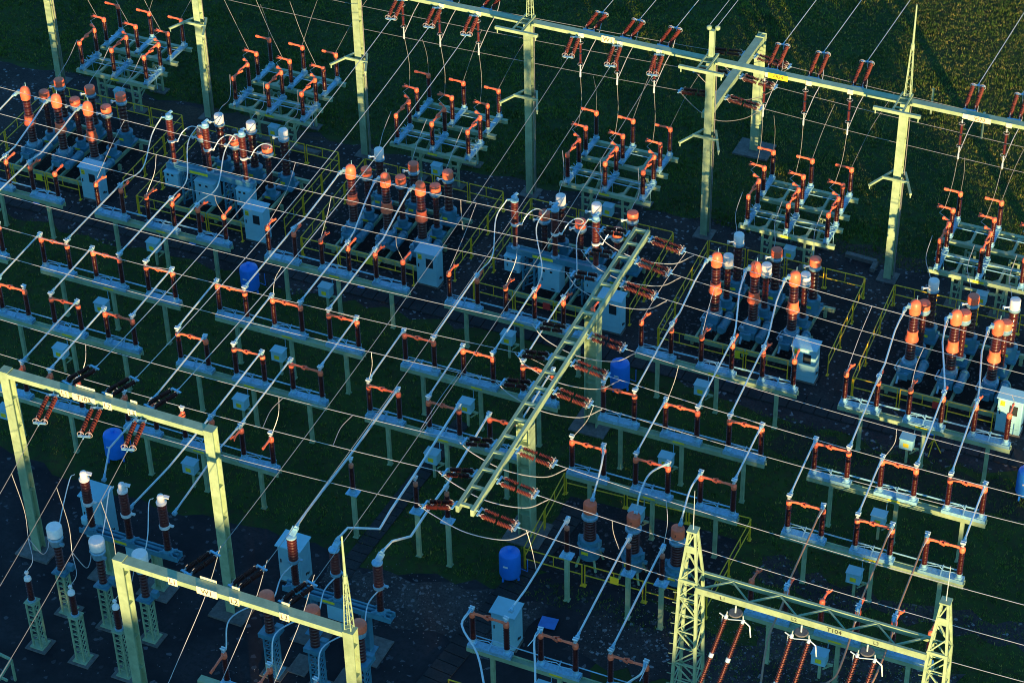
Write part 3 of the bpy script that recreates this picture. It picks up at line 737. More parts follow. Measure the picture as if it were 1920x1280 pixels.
# ------------------------------------------------------------------ fenced breaker bays
def base_frame(X0, label):
    t = thing('steel_platform', label, 'platform', (X0, 0, 0), 0, 'green frames in the fenced pits')
    b = MB()
    MB().box(-.9, 4.6, -8.95, -8.80, .32, .52).build('girder', GREEN, t); MB().box(-.9, 4.6, -4.55, -4.40, .32, .50).build('girder', GREEN, t)
    for i in range(3):
        for dx in (-.42, .42):
            x = i*1.78+dx; MB().box(x-.05, x+.05, -8.797, -4.553, .34, .50).build('girder', GREEN, t)
    for x in (-.6, 1.78, 4.2):
        for y in (-8.7, -6.6, -4.6): MB().box(x-.07, x+.07, y-.07, y+.07, 0, .315).build('stub_leg', GREEN, t)
    MB().box(1.5, 2.1, -8.958, -8.952, .36, .46).build('type_plate', STICK, t)
def dome_breaker(X, Y, label):
    t = thing('circuit_breaker', label, 'breaker', (X, Y, 0), 0, 'orange domed breaker columns')
    MB().box(-.38, .30, -.55, .28, .56, .94).box(-.33, .29, -.34, .34, .94, 1.12).cbox((-.1, -.66, .75), (.5, .12, .3)).build('tank', TANK, t)
    b = MB().lathe([(.18, -.62), (.19, -.6), (.20, -.55), (.20, .62), (.17, .68)], 12, (.56, -.1, .78), (0, 1, 0)).lathe([(.225, -.5), (.225, -.42)], 12, (.56, -.1, .78), (0, 1, 0)).lathe([(.225, .48), (.225, .56)], 12, (.56, -.1, .78), (0, 1, 0))
    b.build('air_receiver', TANK, t)
    for sx in (-1, 1):
        MB().tube([(sx*.30, -.16, 1.0), (sx*.31, -.18, 1.26)], .03, 6).build('flange_bolt', GREYM, t)
        MB().tube([(sx*.22, .26, 1.0), (sx*.22, .27, 1.26)], .03, 6).build('flange_bolt', GREYM, t)
    MB().tube([(-.42, -.5, .9), (-.54, -.3, .8), (-.52, .3, .8)], .04, 6).build('pipe', GREYM, t)
    MB().tube([(-.25, -.68, .75), (-.25, -.92, .5)], .05, 6).build('pipe', GREYM, t)
    MB().lathe([(.09, -.12), (.1, 0), (.1, .1), (.05, .14)], 8, (-.30, -.50, 1.02)).build('valve', GREYM, t)
    MB().bar((.05, -.575, .62), (.05, -.575, .9), .2, .03).build('inspection_plate', GALV, t)
    MB().tube([(-.2, .3, .9), (-.2, .62, .85), (.2, .7, .7)], .03, 6).build('pipe', DARK, t)
    MB().lathe([(.34, 1.12), (.34, 1.18), (.26, 1.20), (.25, 1.32)], 16).build('collar', GREYM, t)
    MB().lathe(sheds(1.31, 2.28, .175, .225, 13), 16).build('insulator', BROWN, t)
    MB().lathe([(.22, 2.27), (.30, 2.30), (.30, 2.37), (.255, 2.50), (.235, 2.66), (.25, 2.78), (.22, 2.81)], 18).build('belt', ORANGE, t)
    MB().lathe(sheds(2.80, 3.70, .165, .215, 12), 16).build('insulator', BROWN, t)
    o = MB().lathe([(.22, 3.69), (.25, 3.72), (.25, 3.90), (.265, 3.91), (.265, 3.97), (.25, 3.98), (.255, 4.10), (.235, 4.22), (.185, 4.32), (.11, 4.385), (.04, 4.41)], 18).build('dome', ORANGE, t)
    MB().tube([(.05, .05, 4.38), (.05, .05, 4.6)], .016, 6).build('vent_pipe', GALV, o)
    MB().cbox((-.20, -.20, 4.16), (.16, .16, .18)).tube([(-.2, -.2, 4.16), (-.34, -.36, 4.14)], .05, 7).build('terminal', GREYM, o)
    return t
def ct_flat(X, Y, label, top='o', zb=1.2, zt=3.42, r=.25, body=True):
    """hairpin column: flat cap above a grey collar; the rear ones stand on a steel tank"""
    t = thing('current_transformer', label, 'transformer', (X, Y, 0), 0, 'capped transformer columns in the fenced bays')
    if body:
        MB().lathe([(.36, .62), (.36, 1.12), (.38, 1.13), (.38, 1.2), (.30, 1.22), (.28, zb+.02)], 16).cbox((0, 0, .57), (.86, .86, .09)).build('tank', TANK, t)
        MB().cbox((-.05, -.37, .9), (.24, .02, .12)).build('type_plate', STICK, t)
        b = MB()
        for sx in (-1, 1): b.tube([(sx*.36, 0, .95), (sx*.5, .02, .95)], .08, 8); b.cbox((sx*.30, -.2, 1.24), (.1, .1, .12))
        b.build('terminal_box', TANK, t)
    else:
        MB().cbox((0, 0, .60), (.7, .6, .16)).lathe([(.24, .68), (.24, .95), (.27, .96), (.27, 1.04), (.20, 1.06), (.2, zb+.02)], 14).build('tank', TANK, t)
        MB().cbox((-.05, -.31, .62), (.3, .02, .1)).build('type_plate', STICK, t)
    zc = zt-.62 if top == 'o' else zt-.62
    MB().lathe(sheds(zb, zc, .17 if body else .12, .225 if body else .16, 15), 14).build('insulator', BROWN, t)
    if top == 'o':
        MB().lathe([(.18, zc-.01), (.24, zc+.02), (.29, zc+.10), (.29, zc+.16), (.25, zc+.2), (.25, zt-.34)], 16).build('collar', GREYM, t)
        MB().lathe([(.24, zt-.345), (.26, zt-.34), (.265, zt-.06), (.24, zt-.01), (.10, zt)], 18).build('cap', ORANGE, t)
    else:
        MB().lathe([(.18, zc-.01), (.26, zc+.02), (.27, zc+.10), (.24, zc+.12)], 16).build('collar', GREYM, t)
        MB().lathe([(.22, zc+.12), (.235, zc+.14), (.235, zt-.05), (.21, zt-.01), (.08, zt)], 18).build('cap', WHITE, t)
    b = MB().tube([(-.2, -.1, zt-.42), (-.42, -.2, zt-.44)], .035, 6).cbox((-.42, -.2, zt-.44), (.1, .08, .14))
    b.build('terminal', ALU, t)
    return t
def live_tank(X0, label):
    t = thing('circuit_breaker', label, 'breaker', (X0, -7.73, 0), 0, 'three column breakers on a grey beam')
    D = 1.97
    MB().box(-.38, 2*D+.45, -.17, .17, 1.86, 2.10).box(-.38, 2*D+.45, -.17, -.14, 2.10, 2.16).box(-.38, 2*D+.45, .14, .17, 2.10, 2.16).build('beam', TANK, t)
    MB().cbox((D-.55, -.175, 1.98), (1.0, .006, .14)).build('type_plate', STICK, t)
    for i in range(3):
        x = i*D
        MB().lathe([(.20, 2.10), (.20, 2.16), (.14, 2.18), (.14, 2.24)], 12).build('base_flange', GREYM, t, (x, 0, 0))
        MB().lathe(sheds(2.23, 3.34, .085, .135, 17), 12).build('insulator', BRICK, t, (x, 0, 0))
        MB().lathe([(.10, 3.33), (.19, 3.35), (.20, 3.46), (.13, 3.50)], 14).cbox((.24, .05, 3.42), (.2, .1, .05)).build('mid_flange', WHITE, t, (x, 0, 0))
        MB().lathe(sheds(3.48, 4.64, .12, .185, 17), 14).build('insulator', BRICK, t, (x, 0, 0))
        MB().lathe([(.13, 4.63), (.20, 4.65), (.20, 4.72), (.15, 4.75), (.14, 4.86), (.05, 4.90)], 12).bar((-.1, -.05, 4.82), (.05, .25, 4.92), .14, .06).bar((-.15, -.05, 4.7), (-.3, -.12, 4.7), .1, .04).build('top_cap', GALV, t, (x, 0, 0))
    for x in (.75, 3.1):
        b = MB()
        for sx in (-.28, .28):
            for sy in (-.24, .24): b.box(x+sx-.04, x+sx+.04, sy-.04, sy+.04, .02, 1.85)
        for z in (.2, .65, 1.1, 1.55):
            for sy in (-.24, .24): b.bar((x-.28, sy, z), (x+.28, sy, z+.42 if z < 1.5 else z), .045)
            for sx in (-.28, .28): b.bar((x+sx, -.24, z), (x+sx, .24, z+.4 if z < 1.5 else z), .04)
        b.build('lattice_leg', TANK, t)
    for x, w, h, z in ((0, .74, .78, 1.02), (D-.15, 1.05, 1.2, .50), (2*D, .74, .90, .92)):
        o = MB().cbox((x, -.12, z+h/2), (w, .62, h)).cbox((x, -.12, z+h+.015), (w+.06, .68, .03)).build('cubicle', CAB, t)
        b = MB()
        for dx in (-.22, .12): b.cbox((x+dx*w, -.435, z+h*.86), (.12, .02, .10))
        b.cbox((x-.3*w, -.435, z+h*.45), (.04, .02, .14)).cbox((x+.2*w, -.435, z+.1*h), (.16, .02, .06))
        b.build('vent', DARK, o)
    return t
def cabinet(X, Y, label, w=1.05, d=.62, h=1.88, window=True, loc_group='grey control cabinets'):
    t = thing('control_cabinet', label, 'cabinet', (X, Y, 0), 0, loc_group)
    o = MB().box(-w/2, w/2, -d/2, d/2, .12, h).build('body', CAB, t)
    md = o.modifiers.new('bevel', 'BEVEL'); md.width = .015; md.segments = 2
    MB().box(-w/2-.03, w/2+.03, -d/2+.03, d/2-.02, -.05, .115).build('plinth', CONC, t)
    v = [(-w/2-.06, -d/2-.08, h-.01), (w/2+.06, -d/2-.08, h-.01), (w/2+.06, d/2+.05, h+.05), (-w/2-.06, d/2+.05, h+.05)]
    MB().add(v+[(a, b, c+.05) for a, b, c in v], [(3, 2, 1, 0), (4, 5, 6, 7), (0, 1, 5, 4), (1, 2, 6, 5), (2, 3, 7, 6), (3, 0, 4, 7)]).build('roof', CAB, t)
    dr = MB().box(-w/2+.05, w/2-.05, -d/2-.018, -d/2-.002, .42, h-.06).build('door', CAB, t)
    MB().box(-w/2+.05, w/2-.05, -d/2-.014, -d/2-.002, .14, .405).build('lower_panel', CAB, t)
    MB().cbox((-w/2+.13, -d/2-.035, h*.62), (.04, .04, .17)).build('handle', DARK, dr)
    if window:
        MB().box(-.02, .33, -d/2-.028, -d/2-.019, h*.60, h*.86).build('window_frame', DARK, dr)
        MB().box(.015, .295, -d/2-.033, -d/2-.0285, h*.625, h*.84).build('window', GLASS, dr)
        b = MB().box(-w/2+.10, -w/2+.30, -d/2-.024, -d/2-.019, h*.80, h*.94)
        b.build('warning_sticker', STICK, dr)
        MB().box(-w/2+.12, -w/2+.28, -d/2-.027, -d/2-.0245, h*.86, h*.875).box(-w/2+.12, -w/2+.28, -d/2-.027, -d/2-.0245, h*.82, h*.83).build('sticker_print', INK, dr)
    MB().cbox((w/2+.012, -.05, .5), (.02, .12, .1)).cbox((w/2+.012, .1, .42), (.02, .1, .08)).build('vent', DARK, t)
    return t
for k in range(6):
    cabinet(9*k+.05 if k else .03, -9.16, ['grey control cabinet behind the leftmost open row', 'grey control cabinet before the red brown breaker bay at left', 'grey control cabinet with yellow sticker before the middle orange domes', 'grey control cabinet half hidden by the ladder beam', 'grey control cabinet with sunlit patches right of the ladder beam', 'grey control cabinet at the right edge by the sunlit gravel'][k])
NB = {0: 'leftmost fenced bay', 2: 'middle fenced bay', 4: 'fourth fenced bay', 5: 'right edge fenced bay'}
for k, dx in ((0, -4.42), (2, -4.62), (4, -4.70), (5, -4.80)):
    X0 = 9*k+dx
    base_frame(X0, 'low green steel frame carrying breakers in the '+NB[k])
    for i in range(3):
        dome_breaker(X0+1.785*i, -7.62, f'orange domed breaker with orange belt, {ORD[i]} from left in the {NB[k]}')
        ct_flat(X0+.08+1.785*i, -6.28, f'slim {"white" if k == 4 else "orange"} capped column behind the domes, {ORD[i]} from left in the {NB[k]}', 'w' if k == 4 else 'o', 1.04, 3.40, body=False)
        rw = (k == 2 and i == 0) or (k == 4 and i == 0) or (k == 5 and i in (0, 2))
        ct_flat(X0+.10+1.785*i, -4.98, f'{"white" if rw else "orange"} capped transformer at the rear, {ORD[i]} from left in the {NB[k]}', 'w' if rw else 'o', 1.22, 3.36 if not rw else 3.7)
        # tube from dome to the open row in front
        j = (1, 3, 4)[i]
        kk = k-1 if k < 5 else 4
        kk = {0: -1, 2: 1, 4: 3, 5: 4}[k]
        if kk == -1 and False: pass
        a = Vector((X0+1.785*i-.34, -7.98, 4.12)); e = Vector((rowE(kk, j), YE+.1, zE+.02)); m_ = a.lerp(e, .28)+Vector((-.12, 0, -.28)); m2 = a.lerp(e, .8)+Vector((.0, 0, -.2))
        tubec(f'bent tube from orange dome to open row, {ORD[i]} in the {NB[k]}', [a, m_, m2, e], .04)
        wire(f'dropper to a rear column, {ORD[i]} in the {NB[k]}', smooth([(X0-.95+1.905*i, -1.6, 3.55), (X0-.9+1.88*i, -2.6, 3.0), (X0-.2+1.8*i, -4.4, 3.3), (X0-.1+1.785*i, -4.98, 3.15)], 5), .014, 'links between the line banks and the fenced bays')
NB2 = {1: 'second fenced bay', 3: 'bay behind the ladder'}
for k, X0 in ((1, 3.82), (3, 21.72)):
    live_tank(X0, f'three red brown breaker columns on a grey beam in the {NB2[k]}')
    base_frame(X0+.85, 'low green steel frame carrying breakers in the '+NB2[k])
    for i in range(3):
        ct_flat(X0+.85+1.78*i, -6.37, f'slim orange capped column behind the breakers, {ORD[i]} from left in the {NB2[k]}', 'o', 1.04, 3.42, body=False)
        ow = (k == 3 and i == 2)
        ct_flat(X0+1.2+1.76*i, -5.3, f'{"orange" if ow else "white"} capped transformer at the rear, {ORD[i]} from left in the {NB2[k]}', 'o' if ow else 'w', 1.22, 3.75)
        x = X0+1.97*i
        wire(f'arched jumper from breaker to slim column, {ORD[i]} in the {NB2[k]}', smooth([(x+.3, -7.68, 3.42), (x+.5, -7.4, 3.85), (x+.75, -7.0, 3.95), (x+.9, -6.6, 3.55), (X0+.5+1.78*i, -6.5, 3.02)], 5), .026, 'jumpers on the red brown breakers', ALU)
        j = (1, 3, 4)[i]; kk = k-1
        wire(f'drooping cable from breaker top to the open row, {ORD[i]} in the {NB2[k]}', smooth([(x-.3, -7.85, 4.72), (x-.62, -8.4, 3.95), (x*.45+rowE(kk, j)*.55-.1, -10.5, 3.55), (rowE(kk, j), YE+.4, zE-.02), (rowE(kk, j), YE+.1, zE)], 6), .028, 'cables from the breaker tops to the open row', ALU)
        wire(f'dropper to a rear column, {ORD[i]} in the {NB2[k]}', smooth([(X0-.3+1.905*i, -1.6, 3.55), (X0+.2+1.88*i, -2.6, 2.9), (X0+.8+1.8*i, -4.4, 3.5), (X0+1.0+1.76*i, -5.3, 3.4)], 5), .014, 'links between the line banks and the fenced bays')
# yellow rails
def railing(label, pts, gaps=2.1, group='yellow railings round the breaker bays', z=1.1):
    t = thing('railing', label, 'railing', (0, 0, 0), 0, group)
    for (xa, ya), (xb, yb) in zip(pts, pts[1:]):
        a = Vector((xa, ya, 0)); b = Vector((xb, yb, 0)); L = (b-a).length; n = max(1, round(L/gaps)); d = (b-a)/L
        for i in range(n):
            p = a+d*(L*i/n+.06); q = a+d*(L*(i+1)/n-.06); m_ = MB()
            for h in (z, z-.52): m_.bar(p+Vector((0, 0, h)), q+Vector((0, 0, h)), .034)
            mid = (p+q)/2; m_.bar(mid+Vector((0, 0, z-.52)), mid+Vector((0, 0, z)), .028)
            m_.build('rail_panel', YELLOW, t)
            for e in (p, q):
                MB().bar(e, e+Vector((0, 0, z+.02)), .038).bar(e+Vector((-.06, 0, .015)), e+Vector((.06, 0, .015)), .18, .03).build('rail_post', YELLOW, t)
FX = [(-6.65, 1.05), (2.4, 9.9), (11.3, 18.75), (20.15, 27.4), (29.1, 36.65), (38.0, 45.6)]
FN = ['leftmost fenced bay', 'second fenced bay', 'middle fenced bay', 'bay behind the ladder', 'fourth fenced bay', 'right edge fenced bay']
for k, (xa, xb) in enumerate(FX):
    xc = 9*k-.53
    railing('yellow steel railing enclosing the '+FN[k], [(xc, -9.6), (xa+.3, -9.6), (xa+.3, -9.55), (xa, -2.5), (xb, -2.5), (xb+.25, -8.6)])
    xs = (xa+xc)/2
    tag(MB().box(xs+.6, xs+1.0, -9.66, -9.64, .62, 1.0).mesh and MB().box(0, .36, 0, .02, 0, .36).build('notice', REDST if k % 2 else STICK, None, (xs+.6, -9.67, .60)), f'small warning notice on the front rail of the {FN[k]}', 'sign', 'notices on the yellow rails')
railing('yellow railing round the small pit with three orange topped transformers', [(29.75, -24.9), (37.3, -24.7), (37.35, -19.75), (29.45, -20.1), (29.75, -24.9)], 2.4)
tag(MB().box(0, .36, 0, .02, 0, .36).build('notice', STICK, None, (33.4, -24.9, .62)), 'small yellow and red notice on the front rail of the small pit', 'sign', 'notices on the yellow rails')
railing('yellow railing corner peeking in at the bottom edge', [at(838, 1272, 1.1).to_2d(), at(880, 1285, 1.1).to_2d(), at(900, 1310, 1.1).to_2d()], 2)
for i in range(3):
    X, Y = 32.0+1.82*i, -23.55
    t = thing('voltage_transformer', f'large orange topped transformer in the small fenced pit, {ORD[i]} from left', 'transformer', (X, Y, 0), 0, 'orange topped transformers in the small pit')
    MB().lathe([(.42, .45), (.42, .98), (.46, .99), (.46, 1.06), (.36, 1.10), (.34, 1.25), (.38, 1.26), (.38, 1.33), (.26, 1.35)], 18).build('tank', TANK, t)
    MB().cbox((-.05, -.425, .85), (.3, .02, .14)).build('type_plate', STICK, t)
    b = MB()
    for a in range(10): b.tube([(.4*math.cos(a*.628), .4*math.sin(a*.628), 1.06), (.4*math.cos(a*.628), .4*math.sin(a*.628), 1.14)], .03, 5)
    for s in (-1, 1): b.cbox((s*.42, 0, 1.2), (.12, .16, .3)); b.tube([(s*.42, .1, .8), (s*.56, .1, .8)], .09, 8)
    b.build('fittings', TANK, t)
    for sx in (-1, 1):
        for sy in (-1, 1): MB().bar((sx*.3, sy*.3, .5), (sx*.42, sy*.42, -.02), .08).build('leg', GREEN, t)
    MB().lathe(sheds(1.34, 2.42, .2, .26, 16), 16).build('insulator', BROWN, t)
    MB().lathe([(.26, 2.41), (.33, 2.44), (.33, 2.52), (.26, 2.55), (.26, 2.74)], 18).build('collar', GREYM, t)
    o = MB().lathe([(.25, 2.735), (.265, 2.74), (.27, 3.12), (.25, 3.17), (.1, 3.19)], 18).build('cap', ORANGE, t)
    lettering(str(i+1), .16, o, (0, -.275, 2.95), (R(90), 0, 0))

# blue tanks
def tank(X, Y, label, h=1.35):
    t = thing('air_tank', label, 'tank', (X, Y, 0), 0, 'blue upright air tanks')
    MB().lathe([(.05, .16), (.28, .19), (.40, .27), (.43, .36), (.43, h-.05), (.40, h+.05), (.28, h+.13), (.08, h+.16)], 24).build('vessel', BLUE, t)
    MB().lathe([(.06, h+.15), (.06, h+.24), (.11, h+.24), (.11, h+.28), (.03, h+.29)], 10).build('valve', BLUE, t)
    for a in range(3): MB().bar((.34*math.cos(a*2.1), .34*math.sin(a*2.1), .3), (.36*math.cos(a*2.1), .36*math.sin(a*2.1), 0), .07).build('leg', BLUE, t)
    MB().cbox((0, -.432, h*.72), (.2, .01, .08)).build('maker_plate', WHITE, t)
    MB().tube([(.3, .3, .4), (.62, .3, .35), (.62, .3, 1.0)], .02, 5).build('pipe', BLUEPL, t)
for p, l in [((10.74, -12.95), 'blue air tank behind the second closed row at left'), ((11.34, -25.5), 'blue air tank under the T103 portal beam'), ((28.95, -12.9), 'blue air tank beside the right ladder gantry post'), ((29.48, -25.6), 'blue air tank left of the small fenced pit'), ((46.75, -13.0), 'blue air tank cut by the right edge')]:
    tank(*p, l)

# ------------------------------------------------------------------ lower left equipment
def lattice_pillar(parent, z1, w=.17, m=GREEN):
    b = MB(); c = [(-1, -1), (1, -1), (1, 1), (-1, 1)]
    for sx, sy in c: b.bar((sx*w, sy*w, .05), (sx*w, sy*w, z1), .06)
    n = int(z1/.26)
    for i in range(n):
        za, zb = .1+(z1-.15)*i/n, .1+(z1-.15)*(i+1)/n
        for q, ((ax, ay), (bx, by)) in enumerate(zip(c, c[1:]+c[:1])):
            if q % 2 == 0: b.bar((ax*w, ay*w, zb), (bx*w, by*w, zb), .035)
            else:
                b.bar((ax*w, ay*w, za), (bx*w, by*w, zb), .035)
    b.box(-w-.12, w+.12, -w-.12, w+.12, .04, .09)
    b.box(-w-.06, w+.06, -w-.06, w+.06, z1, z1+.04)
    b.build('lattice_pillar', m, parent)
    MB().box(-.45, .45, -.4, .4, -.1, .05).build('foundation', CONC, parent)
for i in range(3):
    X, Y = 14.48+1.88*i, -34.0
    t = thing('voltage_transformer', f'white flat topped transformer on a lattice pillar, {ORD[i]} from left', 'transformer', (X, Y, 0), 0, 'white topped transformers at lower left')
    lattice_pillar(t, 2.05)
    MB().cbox((0, 0, 2.13), (.62, .52, .07)).lathe([(.22, 2.16), (.22, 2.24), (.15, 2.27)], 12).cbox((.3, .18, 2.3), (.26, .2, .26)).build('base', TANK, t)
    MB().lathe(sheds(2.26, 3.50, .115, .165, 16), 14).build('insulator', BROWN, t)
    MB().lathe([(.15, 3.49), (.24, 3.54), (.26, 3.75), (.29, 3.80), (.29, 3.86), (.25, 3.9), (.25, 4.0)], 16).cbox((.3, -.1, 3.68), (.2, .1, .1)).cbox((-.3, 0, 3.74), (.14, .14, .1)).build('collar', GREYM, t)
    MB().lathe([(.26, 3.99), (.30, 4.01), (.305, 4.38), (.28, 4.43), (.1, 4.45)], 20).build('cap', WHITE, t)
    X2, Y2 = 14.48+1.92*i, -36.0
    t = thing('surge_arrester', f'slim arrester with small white cap on a lattice pillar, {ORD[i]} from left', 'arrester', (X2, Y2, 0), 0, 'arresters at lower left')
    lattice_pillar(t, 2.30)
    MB().lathe([(.16, 2.34), (.16, 2.42), (.12, 2.44)], 12).build('base', GREYM, t)
    MB().lathe(sheds(2.43, 3.42, .09, .135, 15), 12).build('insulator', BROWN, t)
    MB().lathe([(.13, 3.41), (.145, 3.43), (.14, 3.52), (.1, 3.58), (.04, 3.6)], 14).tube([(0, 0, 3.58), (0, 0, 3.75)], .03, 6).cbox((0, 0, 3.78), (.12, .1, .1)).build('cap', WHITE, t)
    wire(f'dropper past a white topped transformer to its arrester, {ORD[i]} from left', smooth([TLINE[i][2], (X2-.3, -35.1, 6.0), (X2-.2, -35.3, 4.8), (X2+.15, -35.7, 4.2), (X2, -36.0, 3.8)], 6), .013, 'droppers at lower left')
    wire(f'cable from a white topped transformer to the breaker top, {ORD[i]} from left', smooth([(X+.1, -33.95, 4.1), (X-.1, -33.2, 4.6), (14.02+1.76*i-.1, -31.9, 4.9), (14.02+1.76*i-.2, -31.45, 4.75)], 6), .02, 'cables of the white capped breakers', ALU)
    wire(f'short loop at a white topped transformer side, {ORD[i]} from left', smooth([(X2-.22, -35.25, 4.75), (X2+.05, -35.0, 3.9), (X-.15, -34.4, 3.55), (X-.28, -34.05, 3.74)], 5), .018, 'droppers at lower left')
    X3, Y3 = 23.42+1.9*i, -33.72
    t = thing('current_transformer', f'orange topped transformer on a blue grey lattice pillar by the W1 portal, {ORD[i]} from left', 'transformer', (X3, Y3, 0), 0, 'orange topped transformers by the W1 portal')
    lattice_pillar(t, 1.95, .20, TANK)
    MB().cbox((0, 0, 2.08), (.72, .62, .2)).cbox((.2, .32, 2.1), (.3, .2, .3)).build('base', TANK, t)
    MB().lathe(sheds(2.18, 3.42, .14, .19, 16), 14).build('insulator', BROWN, t)
    MB().lathe([(.18, 3.41), (.25, 3.45), (.27, 3.62), (.24, 3.70)], 16).cbox((-.28, 0, 3.56), (.16, .1, .12)).build('collar', GREYM, t)
    MB().lathe([(.25, 3.69), (.29, 3.71), (.295, 3.98), (.27, 4.04), (.12, 4.09)], 20).build('cap', ORANGE, t)
    MB().box(.4, 1.15, .2, 1.2, -.1, .06).build('foundation', CONC, t)
def beam_breaker(X0, Y, zb, D, label, capm, cab_side, m=TANK):
    t = thing('circuit_breaker', label, 'breaker', (X0, Y, 0), 0, 'three column breakers at the bottom left')
    xa, xb = -.5, 2*D+.5
    MB().box(xa, xb, -.22, -.16, zb-.28, zb-.04).box(xa, xb, .16, .22, zb-.28, zb-.04).box(xa, xb, -.16, .16, zb-.26, zb-.22).tube([(xa+.1, .05, zb-.12), (xb-.1, .05, zb-.12)], .07, 8).build('beam', m, t)
    MB().cbox((D-.35, -.223, zb-.14), (.6, .006, .12)).build('type_plate', STICK, t)
    for i in range(3):
        x = i*D
        MB().lathe([(.22, zb-.05), (.22, zb), (.15, zb+.03), (.15, zb+.1)], 12).bar((-.3, -.2, zb-.02), (.3, .2, zb-.02), .08).bar((-.3, .2, zb-.02), (.3, -.2, zb-.02), .08).build('base_flange', m, t, (x, 0, 0))
        MB().lathe(sheds(zb+.09, zb+1.2, .10, .15, 16), 12).build('insulator', BROWN, t, (x, 0, 0))
        MB().lathe([(.12, zb+1.19), (.21, zb+1.21), (.22, zb+1.33), (.14, zb+1.36)], 14).cbox((.26, .08, zb+1.3), (.18, .1, .06)).build('mid_flange', WHITE if capm is WHITE else GREYM, t, (x, 0, 0))
        MB().lathe(sheds(zb+1.35, zb+2.42, .13, .195, 16), 14).build('insulator', BRICK, t, (x, 0, 0))
        if capm is WHITE: MB().lathe([(.15, zb+2.41), (.21, zb+2.44), (.21, zb+2.52), (.15, zb+2.56), (.15, zb+2.76), (.11, zb+2.84), (.04, zb+2.87)], 14).bar((.1, .05, zb+2.78), (.3, .12, zb+2.72), .16, .04).build('top_cap', WHITE, t, (x, 0, 0))
        else: MB().lathe([(.15, zb+2.41), (.21, zb+2.44), (.21, zb+2.5), (.1, zb+2.54)], 14).bar((0, .0, zb+2.5), (.06, .3, zb+2.72), .26, .08).build('top_cap', GALV, t, (x, 0, 0))
    for x in (D*.35, D*1.65):
        MB().hsec(x, 0, .06, zb-.29, .3, .03, True).box(x-.3, x+.3, -.25, .25, .05, .08).build('leg', m if capm is not WHITE else GREEN, t)
        MB().box(x-.7, x+.7, -.75, .75, -.1, .05).build('foundation', CONC, t)
    MB().cbox((D*cab_side, .05, zb-.65), (.8, .5, .7)).build('cubicle', CAB, t)
    if capm is WHITE: MB().lathe([(.2, zb+.0), (.21, zb+.02), (.21, zb+.24), (.15, zb+.3), (.05, zb+.31)], 14).build('drive_pot', CAB, t, (-.35, .15, 0))
    return t
beam_breaker(14.22, -31.42, 2.15, 1.72, 'three white capped breaker columns on a blue grey beam at lower left', WHITE, 1.15)
beam_breaker(23.2, -31.28, 2.28, 1.79, 'three brown breaker columns on a beam behind the yellow spire', GALV, 1.0)
cabinet(13.35, -29.75, 'tall grey cabinet behind the white capped breakers', 1.0, .85, 2.3, False)
cabinet(21.75, -28.9, 'grey cabinet with overhanging roof behind the brown breakers', 1.0, .8, 1.95, False)
cabinet(30.85, -28.9, 'grey cabinet behind the row at the bottom edge', .95, .75, 1.85, False)
for i in range(3):
    X, Y = 23.42+1.9*i, -33.72
    wire(f'cable from brown breaker waist to orange topped transformer, {ORD[i]} from left', smooth([(23.3+1.79*i+.0, -31.35, 3.55), (23.0+1.82*i, -31.9, 3.2), (23.3+1.86*i, -32.9, 3.3), (X+.1, Y+.25, 3.62)], 6), .03, 'cables of the brown breakers', ALU)
    wire(f'slanting cable under the W1 beam to the orange arms, {ORD[i]} from left', smooth([(X-.3, Y-.05, 3.58), (X-.9, Y-1.2, 3.5), (pJ.x+i*1.86+.05, pJ.y+.1, 4.1)], 6), .03, 'cables of the brown breakers', ALU)
    wx = [23.2, 25.05, 26.9][i]
    wire(f'long dropper hanging in front of the W1 beam, {ORD[i]} from left', smooth([(wx-.05, W1Y+2.3, W1Z-.45), (wx-.15, W1Y+1.0, 6.6), (wx-.9, W1Y-1.6, 3.2), (wx-1.2, W1Y-2.6, .6)], 7), .012, 'droppers at the W1 portal')
tag(MB().bar(at(-12, 1220, 1.1), at(21, 1236, 1.1), .09).bar(at(21, 1236, 1.1), at(-6, 1280, 1.1), .09).bar(at(-12, 1262, .6), at(14, 1275, .6), .08).bar(at(21, 1236, 1.1), at(21, 1236, 1.1)-Vector((0, 0, 1.1)), .08).build('handrail', GREEN), 'pale green handrail corner at the bottom left edge', 'railing')
# blue sheets and small ground covers
for (x, y, l) in [(1028, 1168, 'blue sheet lying on gravel by the bottom cabinet'), (70, 380, 'small blue lid on the duct at the left edge'), (363, 455, 'small blue lid on the duct by the tank'), (679, 537, 'small blue lid on the duct in the middle'), (1370, 713, 'small blue lid on the duct right of the ladder beam'), (1747, 812, 'small blue lid on the duct near the right edge')]:
    q = at(x, y, .06); s = .42 if 'sheet' in l else .22
    tag(MB().box(-s*.8, s*.8, -s*.7, s*.7, 0, .03).build('cover_sheet', BLUEPL, None, (q.x, q.y, .075), .1), l, 'cover', 'blue covers on the ground')
q = at(1748, 848)
t = thing('tripod', 'small yellow tripod standing on the gravel at right', 'tripod', (q.x, q.y, 0))
for a in range(3): MB().bar((0, 0, .75), (.35*math.cos(a*2.1+.3), .35*math.sin(a*2.1+.3), 0), .035).build('leg', YELLOW, t)
MB().bar((0, 0, .7), (0, 0, 1.25), .035).build('stem', YELLOW, t)
# rear field pole markers
for i, (x, y) in enumerate([(1745, 215), (1840, 260)]):
    q = at(x, y)
    tag(MB().bar((0, 0, 0), (0, 0, 1.5), .09).cbox((0, 0, 1.5), (.12, .12, .04)).build('marker_post', GREEN, None, (q.x, q.y, 0)), ('green marker post in the field left of the 9570 plate', 'green marker post in the field below the 9570 plate')[i], 'post', 'marker posts in the field')

